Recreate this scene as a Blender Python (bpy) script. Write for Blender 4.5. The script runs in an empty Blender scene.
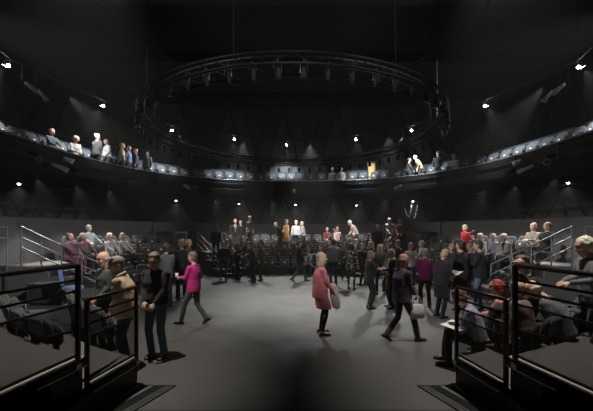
import bpy, bmesh, math, random
from mathutils import Vector, Matrix
random.seed(7)
sc = bpy.context.scene
COL = sc.collection
R = math.radians
V = Vector

# ------------------------------------------------------------------ camera, world, exposure
HAZE = .0023
CZ, F, CXP, HY = 2.1, 320.0, 296.5, 232.0     # eye height, focal length in pixels, principal column, horizon row
CD = 10.0                                     # distance from the camera to the centre of the round room
cam_d = bpy.data.cameras.new('camera')
cam_d.sensor_width = 36; cam_d.lens = 36 * F / 593
cam_d.shift_y = (HY - 205.5) / 593
cam_d.clip_start = .05; cam_d.clip_end = 200
cam = bpy.data.objects.new('camera', cam_d); COL.objects.link(cam)
cam.location = (0, 0, CZ); cam.rotation_euler = (R(90), 0, 0)
sc.camera = cam
w = bpy.data.worlds.new('world'); sc.world = w; w.use_nodes = True
w.node_tree.nodes['Background'].inputs[0].default_value = (.55, .62, .7, 1)
w.node_tree.nodes['Background'].inputs[1].default_value = .0015
vs = w.node_tree.nodes.new('ShaderNodeVolumeScatter')   # thin stage haze fills the hall
vs.inputs['Density'].default_value = HAZE; vs.inputs['Anisotropy'].default_value = .35
w.node_tree.links.new(vs.outputs[0], w.node_tree.nodes['World Output'].inputs['Volume'])
sc.view_settings.view_transform = 'Standard'; sc.view_settings.look = 'None'
sc.view_settings.gamma = 1; sc.view_settings.exposure = 0.0
sc.cycles.use_denoising = True
sc.cycles.max_bounces = 5; sc.cycles.diffuse_bounces = 3; sc.cycles.glossy_bounces = 2
sc.cycles.volume_bounces = 0; sc.cycles.sample_clamp_indirect = 3
sc.cycles.volume_step_rate = 4; sc.cycles.volume_max_steps = 64

def aim(o, tgt):
    o.rotation_euler = (V(tgt) - o.location).to_track_quat('-Z', 'Y').to_euler()
def spot(loc, tgt, power, size=50, blend=.6, rad=.06, col=(1, .98, .95)):
    l = bpy.data.lights.new('spot_light', 'SPOT'); l.energy = power; l.spot_size = R(size)
    l.spot_blend = blend; l.shadow_soft_size = rad; l.color = col
    o = bpy.data.objects.new('spot_light', l); COL.objects.link(o); o.location = loc; aim(o, tgt)
    return o
def pol(a, r, z=0.0):                          # polar from the room centre: 0 = far side, + = right
    return V((r * math.sin(R(a)), CD + r * math.cos(R(a)), z))

WARM, COOL, NEUT = (1, .95, .87), (.84, .92, 1), (1, .985, .96)
# high house lamps (about 7.5 m up, over the balcony front) and small downlights under the balcony
UPZ = 7.5
UP = [(-9.05, 10.2), (-8.0, 13.4), (-6.4, 16.6), (-3.5, 18.2), (-.6, 19.4), (3.35, 18.2), (5.9, 16.6), (7.8, 13.4), (8.95, 10.3)]
SOF = [(-9.54, 11.0, 3.75), (-6.78, 18.01, 3.85), (-3.53, 19.66, 3.82), (-0.06, 20.0, 3.79), (3.68, 19.62, 3.72), (6.61, 18.16, 3.83), (9.53, 11.23, 3.82)]
def outw(x, y, d): k = math.hypot(x, y - CD); return V((x * (1 + d / k), CD + (y - CD) * (1 + d / k), 0))
for x, y in UP:                                # they wash the balcony and the wall behind it
    p = outw(x, y, .12) + V((0, 0, UPZ + .10)); q = outw(x, y, 2.3) + V((0, 0, 4.8))
    spot(p + (q - p).normalized() * .34, q, 1050, 76, 1.0, .05, COOL)
for p, q, pw, sz in (((-6.4, 16.4, 7.0), (-8.4, 15.9, 5.8), 420, 44), ((-8.6, 12.4, 7.1), (-9.6, 12.6, 5.6), 260, 60), ((8.5, 12.2, 7.1), (9.9, 12.6, 5.4), 260, 60), ((1.8, 19.2, 7.1), (1.8, 20.2, 5.2), 70, 60)):
    spot(p, q, pw, sz, 1.0, .05, COOL)         # extra spots added near the high bar to brighten the balcony
for a, q in ((152, (-7.6, 9.2, .4)), (-152, (7.6, 9.2, .4))):
    spot(pol(a, 9.1, 7.35), q, 3400, 24, .9, .06, NEUT)   # added, unseen spots that brighten the side exits
for x, y, z in SOF:                            # small lamps under the balcony
    spot((x, y, z - .1), outw(x, y, -.1), 330, 130, 1.0, .04, NEUT)
TOPL = [-30, -20, -9, 3, 14, 24, 33, -84, -74, -65, 65, 74, 84]
for a in TOPL:                                 # spots added under the balcony edge, steeply brightening the top rows
    spot(pol(a, 8.93, 3.95), pol(a, 7.9, 1.6), 420, 62, .9, .05, NEUT)
for a, pw in ((-26, 900), (-13, 900), (0, 1100), (13, 1100), (25, 900), (-86, 800), (-76, 800), (-65, 700), (66, 700), (75, 800), (84, 800)):   # lanterns of the circular truss aimed at the top rows
    spot(pol(a, 4.62, 4.88), pol(a, 8.0, 1.95), pw, 21, .7, .04, NEUT)
# stage lamps carried by the high bar, across the room onto stage and banks
for a, tgt, pw, sz, c in ((5, (.9, 12.3, 0), 2100, 42, NEUT), (-20, (-2.2, 12.2, 0), 1500, 40, NEUT), (34, (3.2, 11.4, 0), 1800, 40, NEUT),
                          (-75, (-1.2, 9.0, .8), 1500, 30, WARM), (80, (2.2, 9.0, .8), 1200, 30, WARM),
                          (170, (.6, 8.4, 1.2), 1700, 24, NEUT), (-152, (-1.8, 8.9, 1.2), 1900, 26, NEUT),
                          (165, pol(0, 9.0, 2.2), 900, 28, WARM), (195, pol(-2, 9.0, 2.2), 900, 28, WARM),
                          (110, pol(-70, 8.2, 2.0), 2400, 30, WARM), (-110, pol(70, 8.2, 2.0), 2400, 30, WARM)):
    spot(pol(a, 9.1, UPZ - .15), tgt, pw, sz, .7, .07, c)
for a in (-150, 150):
    spot(pol(a, 6.0, 7.4), pol(a * .97, 6.3, .8), 1500, 56, .8, .07, WARM)

# ------------------------------------------------------------------ materials
def mat(name, col, rough=.7, metal=0.0, noise=.12, nscale=8.0, spec=.5, emit=None, estr=0.0, bump=0.0, bscale=60.0, sheen=0.0):
    m = bpy.data.materials.new(name); m.use_nodes = True
    nt = m.node_tree; b = nt.nodes['Principled BSDF']
    b.inputs['Roughness'].default_value = rough; b.inputs['Metallic'].default_value = metal
    b.inputs['Specular IOR Level'].default_value = spec
    if sheen: b.inputs['Sheen Weight'].default_value = sheen
    tc = nt.nodes.new('ShaderNodeTexCoord'); nz = nt.nodes.new('ShaderNodeTexNoise')
    nz.inputs['Scale'].default_value = nscale; nz.inputs['Detail'].default_value = 4
    nt.links.new(tc.outputs['Object'], nz.inputs['Vector'])
    rmp = nt.nodes.new('ShaderNodeMixRGB'); rmp.blend_type = 'MIX'
    rmp.inputs[1].default_value = tuple(c * (1 - noise) for c in col) + (1,)
    rmp.inputs[2].default_value = tuple(min(1, c * (1 + noise)) for c in col) + (1,)
    nt.links.new(nz.outputs['Fac'], rmp.inputs[0]); nt.links.new(rmp.outputs[0], b.inputs['Base Color'])
    if bump:
        n2 = nt.nodes.new('ShaderNodeTexNoise'); n2.inputs['Scale'].default_value = bscale
        nt.links.new(tc.outputs['Object'], n2.inputs['Vector'])
        bp = nt.nodes.new('ShaderNodeBump'); bp.inputs['Strength'].default_value = bump; bp.inputs['Distance'].default_value = .02
        nt.links.new(n2.outputs['Fac'], bp.inputs['Height']); nt.links.new(bp.outputs['Normal'], b.inputs['Normal'])
    if emit:
        b.inputs['Emission Color'].default_value = tuple(emit) + (1,); b.inputs['Emission Strength'].default_value = estr
    return m

M = {}
M['floor'] = mat('stage_floor', (.105, .102, .096), .55, noise=.22, nscale=.9, bump=.04, bscale=3)
def floor_seams(m):
    nt = m.node_tree; b = nt.nodes['Principled BSDF']
    tc = nt.nodes.new('ShaderNodeTexCoord'); mp = nt.nodes.new('ShaderNodeMapping')
    mp.inputs['Location'].default_value = (10, -6.17, 0)
    nt.links.new(tc.outputs['Object'], mp.inputs[0])
    br = nt.nodes.new('ShaderNodeTexBrick'); br.inputs['Scale'].default_value = 1
    br.inputs['Brick Width'].default_value = 40; br.inputs['Row Height'].default_value = 2.4
    br.inputs['Mortar Size'].default_value = .012; br.inputs['Mortar Smooth'].default_value = .2
    nt.links.new(mp.outputs[0], br.inputs['Vector'])
    old = b.inputs['Base Color'].links[0].from_socket
    mx = nt.nodes.new('ShaderNodeMixRGB'); nt.links.new(br.outputs['Fac'], mx.inputs[0])
    nt.links.new(old, mx.inputs[1]); mx.inputs[2].default_value = (.03, .03, .03, 1)
    nt.links.new(mx.outputs[0], b.inputs['Base Color'])
    # scuffs vary the gloss
    nz = nt.nodes.new('ShaderNodeTexNoise'); nz.inputs['Scale'].default_value = 1.7; nz.inputs['Detail'].default_value = 8
    nt.links.new(tc.outputs['Object'], nz.inputs['Vector'])
    mr = nt.nodes.new('ShaderNodeMapRange'); mr.inputs[3].default_value = .45; mr.inputs[4].default_value = .7
    nt.links.new(nz.outputs['Fac'], mr.inputs[0]); nt.links.new(mr.outputs[0], b.inputs['Roughness'])
floor_seams(M['floor'])
M['wall'] = mat('charcoal_wall_panel', (.085, .087, .09), .85, noise=.18, nscale=2.5)
M['wall2'] = mat('darker_wall_panel', (.055, .057, .06), .85, noise=.18, nscale=2.5)
M['seam'] = mat('black_wall_batten', (.008, .008, .008), .8)
M['ceil'] = mat('black_ceiling', (.004, .004, .005), .9)
M['black'] = mat('black_steel', (.012, .012, .013), .45, .3, noise=.1)
M['rail'] = mat('dark_painted_rail', (.009, .009, .009), .5, .2, noise=.1)
M['steel'] = mat('grey_steel_rail', (.24, .24, .245), .5, .5, noise=.1)
M['truss'] = mat('dark_truss_steel', (.014, .014, .015), .5, .0, spec=.25, noise=.1)
M['riser'] = mat('dark_grey_riser_board', (.04, .041, .041), .75, noise=.15, nscale=4)
M['lowwall'] = mat('grey_back_board', (.085, .087, .088), .8, noise=.12, nscale=2)
M['endwall'] = mat('grey_bank_end_board', (.15, .152, .15), .8, noise=.12, nscale=2)
M['fascia'] = mat('black_serge', (.006, .006, .006), .95)
M['balwall'] = mat('grey_balcony_board', (.03, .032, .034), .85, noise=.12, nscale=2)
M['carpet'] = mat('grey_ribbed_carpet', (.17, .155, .145), .95, noise=.3, nscale=60)
M['nosing'] = mat('pale_nosing', (.34, .30, .275), .6, noise=.15, nscale=12)
M['alu'] = mat('aluminium_strip', (.34, .33, .32), .4, .7, noise=.1)
M['seat'] = mat('charcoal_seat_fabric', (.06, .061, .063), .85, noise=.25, nscale=30, sheen=.2)
M['seatgrey'] = mat('seat_back_shell', (.075, .077, .08), .6, noise=.15, nscale=12)
M['plate'] = mat('white_number_plate', (.8, .8, .78), .5, noise=.03)
M['blueseat'] = mat('blue_chair_fabric', (.16, .32, .75), .8, noise=.15, nscale=30, sheen=.2)
M['lampbody'] = mat('black_lantern_body', (.004, .004, .0045), .8, .0, spec=.15)
M['lampalu'] = mat('silver_lantern_body', (.45, .46, .47), .4, .5)
M['lens'] = mat('lit_lamp_lens', (.9, .95, 1), .3, emit=(.92, .96, 1), estr=60)
M['lens_soft'] = mat('lit_downlight_lens', (.9, .95, 1), .3, emit=(.92, .96, 1), estr=14)
M['glassdark'] = mat('unlit_lens_glass', (.05, .055, .06), .08, .0)
M['amber'] = mat('amber_lit_glass', (.7, .4, .15), .4, emit=(1, .5, .15), estr=.35)
M['paper'] = mat('white_paper', (.8, .8, .78), .7, noise=.03)
M['cup'] = mat('white_paper_cup', (.85, .85, .83), .5, noise=.02)
M['coatpale'] = mat('cream_cloth', (.62, .56, .5), .85, noise=.1, nscale=14)
M['bagwhite'] = mat('pale_bag_fabric', (.55, .52, .5), .8, noise=.12, nscale=16)
M['bagblack'] = mat('black_leather_bag', (.015, .014, .014), .4, noise=.1)
M['cable'] = mat('black_cable_rubber', (.04, .04, .04), .5)
M['desk'] = mat('dark_desk_laminate', (.05, .05, .05), .5)
def mesh_panel_mat():                          # perforated dark sheet: real holes, so light passes the same from everywhere
    m = bpy.data.materials.new('perforated_dark_sheet'); m.use_nodes = True; nt = m.node_tree
    b = nt.nodes['Principled BSDF']; b.inputs['Base Color'].default_value = (.02, .019, .019, 1); b.inputs['Roughness'].default_value = .6
    tr = nt.nodes.new('ShaderNodeBsdfTransparent'); mx = nt.nodes.new('ShaderNodeMixShader')
    tc = nt.nodes.new('ShaderNodeTexCoord'); vo = nt.nodes.new('ShaderNodeTexVoronoi'); vo.inputs['Scale'].default_value = 170
    vo.inputs['Randomness'].default_value = 0
    sx = nt.nodes.new('ShaderNodeSeparateXYZ'); cx = nt.nodes.new('ShaderNodeCombineXYZ'); vo.voronoi_dimensions = '2D'
    nt.links.new(tc.outputs['Object'], sx.inputs[0]); nt.links.new(sx.outputs['Y'], cx.inputs[0]); nt.links.new(sx.outputs['Z'], cx.inputs[1]); nt.links.new(cx.outputs[0], vo.inputs['Vector'])
    lt = nt.nodes.new('ShaderNodeMath'); lt.operation = 'LESS_THAN'; lt.inputs[1].default_value = .45
    nt.links.new(vo.outputs['Distance'], lt.inputs[0]); nt.links.new(lt.outputs[0], mx.inputs[0])
    nt.links.new(b.outputs[0], mx.inputs[1]); nt.links.new(tr.outputs[0], mx.inputs[2])
    nt.links.new(mx.outputs[0], nt.nodes['Material Output'].inputs[0])
    return m
M['perf'] = mesh_panel_mat()

# ------------------------------------------------------------------ mesh helpers
class MB:
    def __init__(s): s.v = []; s.f = []; s.mi = []
    def add(s, vs, fs, mi=0):
        n = len(s.v); s.v += [V(p) for p in vs]; s.f += [tuple(i + n for i in f) for f in fs]; s.mi += [mi] * len(fs); return s
    def hexa(s, c, mi=0):                     # 8 corners: bottom 4, top 4
        return s.add(c, [(3, 2, 1, 0), (4, 5, 6, 7), (0, 1, 5, 4), (1, 2, 6, 5), (2, 3, 7, 6), (3, 0, 4, 7)], mi)
    def box(s, c, d, mi=0, rot=None):
        x, y, z = d[0] / 2, d[1] / 2, d[2] / 2
        cs = [(-x, -y, -z), (x, -y, -z), (x, y, -z), (-x, y, -z), (-x, -y, z), (x, -y, z), (x, y, z), (-x, y, z)]
        rot = rot or Matrix.Identity(3)
        return s.hexa([V(c) + rot @ V(p) for p in cs], mi)
    def tube(s, pts, r, n=8, closed=False, mi=0):
        pts = [V(p) for p in pts]; m = len(pts); rings = []
        up = V((0, 0, 1))
        for i, p in enumerate(pts):
            a = pts[(i - 1) % m] if (closed or i > 0) else p
            b = pts[(i + 1) % m] if (closed or i < m - 1) else p
            t = (b - a).normalized()
            x = t.cross(up)
            if x.length < .05: x = t.cross(V((0, 1, 0)))
            x.normalize(); y = x.cross(t).normalized()
            rr = r[i] if isinstance(r, (list, tuple)) else r
            rings.append([p + x * math.cos(k * 2 * math.pi / n) * rr + y * math.sin(k * 2 * math.pi / n) * rr for k in range(n)])
        vs = [q for g in rings for q in g]; fs = []
        for i in range(m if closed else m - 1):
            j = (i + 1) % m
            for k in range(n):
                l = (k + 1) % n
                fs.append((i * n + k, i * n + l, j * n + l, j * n + k))
        if not closed:
            fs.append(tuple(range(n - 1, -1, -1))); fs.append(tuple((m - 1) * n + k for k in range(n)))
        return s.add(vs, fs, mi)
    def loft(s, secs, n=14, mi=0, p=2.0):     # secs: (centre, xaxis, yaxis, rx, ry)
        vs = []; fs = []; m = len(secs)
        for c, X, Y, rx, ry in secs:
            for k in range(n):
                a = k * 2 * math.pi / n; ca, sa = math.cos(a), math.sin(a)
                if p != 2.0:
                    ca = math.copysign(abs(ca) ** (2 / p), ca); sa = math.copysign(abs(sa) ** (2 / p), sa)
                vs.append(V(c) + X * ca * rx + Y * sa * ry)
        for i in range(m - 1):
            for k in range(n):
                l = (k + 1) % n; fs.append((i * n + k, i * n + l, (i + 1) * n + l, (i + 1) * n + k))
        fs.append(tuple(range(n - 1, -1, -1))); fs.append(tuple((m - 1) * n + k for k in range(n)))
        return s.add(vs, fs, mi)
    def ball(s, c, r, fr=None, nu=12, nv=8, mi=0):
        fr = fr or Matrix.Identity(3); secs = []
        for i in range(nv + 1):
            a = -math.pi / 2 + math.pi * i / nv; q = max(.02, math.cos(a))
            secs.append((V(c) + fr @ V((0, 0, math.sin(a) * r[2])), fr @ V((1, 0, 0)), fr @ V((0, 1, 0)), r[0] * q, r[1] * q))
        return s.loft(secs, nu, mi)
    def arc(s, a0, a1, r0, r1, z0, z1, n=None, mi=0):    # annular block around the room centre
        n = n or max(2, int(abs(a1 - a0) / 4))
        for i in range(n):
            b0 = a0 + (a1 - a0) * i / n; b1 = a0 + (a1 - a0) * (i + 1) / n
            s.hexa([pol(b0, r0, z0), pol(b0, r1, z0), pol(b1, r1, z0), pol(b1, r0, z0),
                    pol(b0, r0, z1), pol(b0, r1, z1), pol(b1, r1, z1), pol(b1, r0, z1)], mi)
        return s
    def mesh(s, name, mats, smooth=False, merge=False):
        me = bpy.data.meshes.new(name); me.from_pydata([tuple(p) for p in s.v], [], s.f)
        for m in mats: me.materials.append(m)
        for i, p in enumerate(me.polygons): p.material_index = s.mi[i]
        bm = bmesh.new(); bm.from_mesh(me)
        if merge: bmesh.ops.remove_doubles(bm, verts=bm.verts, dist=1e-4)
        bmesh.ops.recalc_face_normals(bm, faces=bm.faces); bm.to_mesh(me); bm.free()
        if smooth:
            for p in me.polygons: p.use_smooth = True
        me.update(); return me
    def obj(s, name, m, parent=None, smooth=False, bevel=0, merge=False):
        ms = m if isinstance(m, list) else [m]
        o = bpy.data.objects.new(name, s.mesh(name, ms, smooth, merge)); COL.objects.link(o)
        if parent: o.parent = parent
        if bevel:
            b = o.modifiers.new('bevel', 'BEVEL'); b.width = bevel; b.segments = 2; b.limit_method = 'ANGLE'
        return o
def tag(o, label=None, cat=None, group=None, kind=None):
    if label: o['label'] = label
    if cat: o['category'] = cat
    if group: o['group'] = group
    if kind: o['kind'] = kind
    return o
def empty(name, loc, rz=0, label=None, cat=None, group=None):
    o = bpy.data.objects.new(name, None); COL.objects.link(o); o.location = loc; o.rotation_euler = (0, 0, rz)
    o.empty_display_size = .1
    return tag(o, label, cat, group)
def copy_tree(o, parent=None):
    c = o.copy(); COL.objects.link(c); c.parent = parent
    for ch in list(o.children): copy_tree(ch, c)
    return c
def bpol(a, r, z=0.0):                         # balcony plan: a slightly squared ring
    n = 2.5; s_, c_ = abs(math.sin(R(a))), abs(math.cos(R(a)))
    k = ((s_ / .955) ** n + c_ ** n) ** (-1 / n)
    return pol(a, r * k, z)
def on_b(x, r, z=0.0):
    t = (x - CXP) / F; lo, hi = CD * .8, CD * 2.6
    for _ in range(40):
        d = (lo + hi) / 2; X, Y = t * d, d - CD; a = math.degrees(math.atan2(X, Y))
        if math.hypot(X, Y) > (bpol(a, r) - V((0, CD, 0))).length: hi = d
        else: lo = d
    return V((t * d, d, z))
def Pt(x, y, d): return V(((x - CXP) * d / F, d, CZ + (HY - y) * d / F))
def on_r(x, r, z=0.0, near=False):            # where the sight line of a column meets a circle of the room
    t = (x - CXP) / F; A = 1 + t * t; disc = math.sqrt(max(0, CD * CD - A * (CD * CD - r * r)))
    d = (CD + (-disc if near else disc)) / A
    return V((t * d, d, z))
def heading(p, q=(0, CD)):                    # rotation that turns local +Y from p towards q
    return math.atan2(-(q[0] - p[0]), q[1] - p[1])

# ------------------------------------------------------------------ room shell
def wall_pt(a, z=0.0, off=0.0):               # rounded-square plan
    s_, c_ = math.sin(R(a)), math.cos(R(a)); n = 3.2; A_, B_ = 14.0 + off, 11.4 + off
    k = (abs(s_ / A_) ** n + abs(c_ / B_) ** n) ** (-1 / n)
    return V((k * s_, CD + k * c_, z))
ZL = [0, 2.4, 4.5, 7.3, 10.4]
def wall(name, a0, a1, n):
    b = MB(); sm = MB()
    for li in range(len(ZL) - 1):
        z0, z1 = ZL[li], ZL[li + 1]
        for i in range(n):
            aL = a0 + (a1 - a0) * i / n; aR = a0 + (a1 - a0) * (i + 1) / n; aM = (aL + aR) / 2
            flip = (i + li) % 2
            def q(a, z, o): return wall_pt(a, z, o)
            if flip: tri = [(q(aL, z0, 0), q(aR, z0, 0), q(aM, z1, .22)), (q(aL, z0, 0), q(aM, z1, .22), q(aL, z1, .05)), (q(aR, z0, 0), q(aR, z1, .05), q(aM, z1, .22))]
            else: tri = [(q(aL, z1, .05), q(aM, z0, .22), q(aR, z1, .05)), (q(aL, z1, .05), q(aL, z0, 0), q(aM, z0, .22)), (q(aR, z1, .05), q(aM, z0, .22), q(aR, z0, 0))]
            for k, t in enumerate(tri):
                b.add(t, [(0, 1, 2)], (k + i) % 2)
            for e in ((tri[0][0], tri[0][2] if flip else tri[0][1]), (tri[0][1], tri[0][2])):
                sm.tube([e[0] * .997 + V((0, CD, z0)) * .003, e[1] * .997 + V((0, CD, z1)) * .003], .03, 4)
    o = b.obj(name, [M['wall'], M['wall2']]); tag(o, kind='structure')
    sm.obj('panel_battens', M['seam'], o)
    return o
wall('wall_back', -44, 44, 10); wall('wall_left', -132, -44, 10); wall('wall_right', 44, 132, 10); wall('wall_front', 132, 228, 8)
f = MB(); f.box((0, CD, -.1), (29, 24, .2)); tag(f.obj('floor', M['floor']), kind='structure')
f = MB(); f.box((0, CD, 10.5), (29.5, 24.5, .2)); co = tag(f.obj('ceiling', M['ceil']), kind='structure')
f = MB(); [f.box((0, y, 10.2), (26, .25, .4)) for y in (3, 7, 11, 15, 19)]
tag(f.obj('trim_1', M['black']), kind='structure')

# ------------------------------------------------------------------ seating banks
NA = 4
DZ = .35
RS = [6.0, 6.8, 7.6, 8.4]                     # front edge of each raised deck is RS[0..2]
def bank(a0, a1, label, wall_top=2.58, stair=None, rows=3, back=9.2):
    t = empty('seating_bank', pol((a0 + a1) / 2, 7.5), 0, label, 'seating platform')
    inv = V(t.location)
    def put(b, name, m, **k):
        b.v = [p - inv for p in b.v]; return b.obj(name, m, t, **k)
    for i in range(rows):
        r1 = RS[i + 1] if i < rows - 1 else back
        put(MB().arc(a0, a1, RS[i], r1 - .002, 0.002, DZ * (i + 1)), 'deck_tier', M['riser'])
        put(MB().arc(a0, a1, RS[i] + .05, r1 - .01, DZ * (i + 1), DZ * (i + 1) + .012), 'deck_carpet', M['carpet'])
        put(MB().arc(a0, a1, RS[i] - .012, RS[i] + .05, DZ * (i + 1) - .03, DZ * (i + 1) + .014), 'nosing_strip', M['riser'] if i else M['nosing'])
    if wall_top:
        put(MB().arc(a0, a1, back, back + .08, 0.002, wall_top), 'back_board', M['lowwall'])
        put(MB().arc(a0, a1, back - .02, back + .1, wall_top, wall_top + .04), 'back_board_cap', M['riser'])
    return t
bank(-37, 37, 'dark tiered seating platform across the far side of the stage')
bank(-91, -51, 'dark tiered seating platform along the left side of the stage')
bank(51, 91, 'dark tiered seating platform along the right side of the stage')

# gray end boards of the side banks (radial faces seen from the entrance)
for s, side in ((-1, 'left'), (1, 'right')):
    b = MB()
    for (r0, r1, zt) in ((6.0, 6.8, .34), (6.8, 7.6, .69), (7.6, 9.2, 1.04)):
        b.hexa([pol(91.05 * s, r0, .002), pol(91.05 * s, r1, .002), pol(91.6 * s, r1, .002), pol(91.6 * s, r0, .002),
                pol(91.05 * s, r0, zt), pol(91.05 * s, r1, zt), pol(91.6 * s, r1, zt), pol(91.6 * s, r0, zt)])
    tag(b.obj('end_board', M['endwall']), 'grey end board closing the %s seating platform below its handrail' % side, 'board')
    b = MB(); b.hexa([pol(91.05 * s, 9.3, .002), pol(91.05 * s, 12.6, .002), pol(92 * s, 12.6, .002), pol(92 * s, 9.3, .002),
                      pol(91.05 * s, 9.3, 2.58), pol(91.05 * s, 12.6, 2.58), pol(92 * s, 12.6, 2.58), pol(92 * s, 9.3, 2.58)])
    tag(b.obj('end_board', M['endwall']), 'tall grey board behind the %s seating platform beside the side exit' % side, 'board')

# ------------------------------------------------------------------ aisle stairs with half-steps
def stairs(a0, a1, label, group=None):
    am = (a0 + a1) / 2
    t = empty('aisle_stairs', pol(am, 7.0), 0, label, 'stairs', group); inv = V(t.location)
    for i in range(6):                        # half steps up to the top deck
        z = .175 * (i + 1); r0 = 5.62 + .40 * i; base = max(.0, DZ * (i // 2))
        if i % 2: continue
        b = MB().arc(a0, a1, r0, r0 + .38, base + .016 if base else .002, z, 2); b.v = [p - inv for p in b.v]; st = b.obj('step', M['riser'], t)
        b = MB().arc(a0, a1, r0 - .008, r0 + .05, z, z + .01, 2); b.v = [p - inv for p in b.v]; b.obj('step_nosing', M['alu'], st)
    for i in range(3):                        # pale nosings on the deck edges the stairs cross
        r0 = RS[i] - .02
        b = MB().arc(a0, a1, r0, r0 + .06, DZ * (i + 1) + .016, DZ * (i + 1) + .026, 2); b.v = [p - inv for p in b.v]; b.obj('step_nosing', M['alu'], t)
    return t
stairs(-35, -27, 'aisle steps with pale nosings on the left of the far seating bank')
stairs(27, 35, 'aisle steps with pale nosings on the right of the far seating bank')
stairs(-90, -82, 'aisle steps at the near end of the left seating bank')
stairs(82, 90, 'aisle steps at the near end of the right seating bank')

# ------------------------------------------------------------------ sloping handrails
def slope_rail(a, label, r0=6.0, r1=9.1, z0=0.0, z1=1.10, nrail=3, m='steel', npost=4, h=1.02):
    t = empty('handrail', pol(a, r0), 0, label, 'handrail'); inv = V(t.location)
    for k in range(nrail):
        zz = h - k * .32
        MB().tube([pol(a, r0, z0 + zz) - inv, pol(a, r1, z1 + zz) - inv], .02 if k else .024, 8).obj('top_rail' if k == 0 else 'lower_rail', M[m], t, True)
    for k in range(npost):
        q = k / (npost - 1); r = r0 + (r1 - r0) * q; z = z0 + (z1 - z0) * q
        base = 0.0 if r < RS[0] else (DZ * (1 + sum(r >= x for x in RS[1:3])))
        MB().tube([pol(a, r, base + .015) - inv, pol(a, r, z + h) - inv], .022, 8).obj('post', M[m], t, True)
    return t
slope_rail(-36.3, 'sloping triple handrail right of the left far entrance, beside the aisle steps')
slope_rail(-51.6, 'sloping triple handrail on the left edge of the left far entrance')
slope_rail(36.3, 'sloping triple handrail on the right edge of the far seating bank')
slope_rail(51.6, 'sloping triple handrail beyond the pink-jumper group by the right far entrance')
slope_rail(-90.4, 'long sloping triple handrail at the near end of the left bank', r0=6.05, r1=8.55, z0=.07, z1=1.25, npost=5)
slope_rail(90.4, 'long sloping triple handrail at the near end of the right bank', r0=6.05, r1=8.55, z0=.07, z1=1.25, npost=5)
def flat_rail(p, q, label, h=1.05, nr=3, z=0):
    t = empty('guard_rail', p, 0, label, 'railing'); d = V(q) - V(p)
    for k in range(nr): MB().tube([(0, 0, z + h - .33 * k), d + V((0, 0, z + h - .33 * k))], .02, 8).obj('rail', M['steel'], t, True)
    for q_ in (0, .5, 1): MB().tube([d * q_ + V((0, 0, .016)), d * q_ + V((0, 0, z + h))], .022, 8).obj('post', M['steel'], t, True)
for s, side in ((-1, 'left'), (1, 'right')):
    flat_rail(pol(92.6 * s, 10.6, 0), pol(92.6 * s, 8.7, 0), 'level guard rail at the %s edge of view behind the side bank' % side, h=2.25, nr=4)

# far entrances (vomitories): portal with lintel, side walls, door leaf
for s, side in ((-1, 'left'), (1, 'right')):
    t = empty('entrance_portal', pol(44 * s, 9.2), 0, '%s far entrance portal with grey lintel over a dark passage' % side, 'doorway'); inv = V(t.location)
    for nm, b, m in (('lintel', MB().arc(37.2 * s, 50.8 * s, 9.15, 9.35, 2.12, 2.6, 4), 'lowwall'),
                     ('side_wall', MB().arc(37.05 * s, 37.6 * s, 6.1, 9.35, 1.07, 1.9 if 0 else 1.1, 1), 'riser'),
                     ('passage_wall', MB().arc(38.3 * s, 38.9 * s, 9.36, 11.6, .002, 2.6, 1), 'riser'),
                     ('passage_wall', MB().arc(49.4 * s, 50 * s, 9.36, 11.6, .002, 2.6, 1), 'riser'),
                     ('jamb', MB().arc(37.2 * s, 38.2 * s, 9.15, 9.35, .002, 2.12, 1), 'lowwall'),
                     ('jamb', MB().arc(49.8 * s, 50.8 * s, 9.15, 9.35, .002, 2.12, 1), 'lowwall'),
                     ('door_leaf', MB().arc(39.2 * s, 43.5 * s, 9.5, 9.56, .01, 2.05, 2), 'endwall')):
        b.v = [p - inv for p in b.v]; b.obj(nm, M[m], t)

# ------------------------------------------------------------------ tip-up auditorium seat
def make_seat(label, group):
    t = empty('auditorium_seat', (0, 0, 0), 0, label, 'seat', group)
    b = MB(); X, Y, Z = V((1, 0, 0)), V((0, 1, 0)), V((0, 0, 1))
    secs = []
    for z, y, hw, th in ((.44, -.16, .20, .035), (.50, -.185, .225, .045), (.62, -.21, .235, .05), (.76, -.235, .235, .045), (.85, -.255, .215, .035), (.885, -.262, .17, .02)):
        secs.append((V((0, y, z)), X, Y, hw, th))
    b.loft(secs, 16, 0, 4).obj('backrest', M['seat'], t, True)
    b = MB(); secs = []
    for z, y, hw in ((.42, -.215, .19), (.6, -.262, .225), (.78, -.285, .225), (.87, -.295, .19)):
        secs.append((V((0, y, z)), X, Y, hw, .012))
    b.loft(secs, 12, 0, 4).obj('back_shell', M['seatgrey'], t, True)
    b = MB(); secs = []                       # tipped-up cushion
    for z, y, hw, th in ((.36, -.10, .2, .03), (.42, -.085, .215, .05), (.6, -.10, .215, .055), (.72, -.125, .205, .04), (.745, -.13, .18, .02)):
        secs.append((V((0, y, z)), X, Y, hw, th))
    cu = b.loft(secs, 16, 0, 4).obj('tip_up_cushion', M['seat'], t, True)
    MB().box((0, -.040, .61), (.085, .006, .055)).obj('number_plate', M['plate'], cu)
    for s in (-1, 1):
        b = MB(); b.box((s * .265, -.12, .58), (.035, .3, .045)); b.box((s * .265, -.17, .29), (.035, .07, .56)); b.box((s * .265, -.13, .012), (.045, .24, .024))
        b.obj('armrest', M['black'], t, bevel=.008)
    return t
seat0 = make_seat('charcoal tip-up seat, row on the stage floor of the far bank', 'far bank front row seats')
seat0_used = [False]; SEATS = []
def place_seat(p, rz, label, group):
    if not seat0_used[0]: o = seat0; seat0_used[0] = True
    else: o = copy_tree(seat0)
    o.location = p; o.rotation_euler = (0, 0, rz); o['label'] = label; o['group'] = group; SEATS.append([o, V(p), False])
    return o
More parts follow.
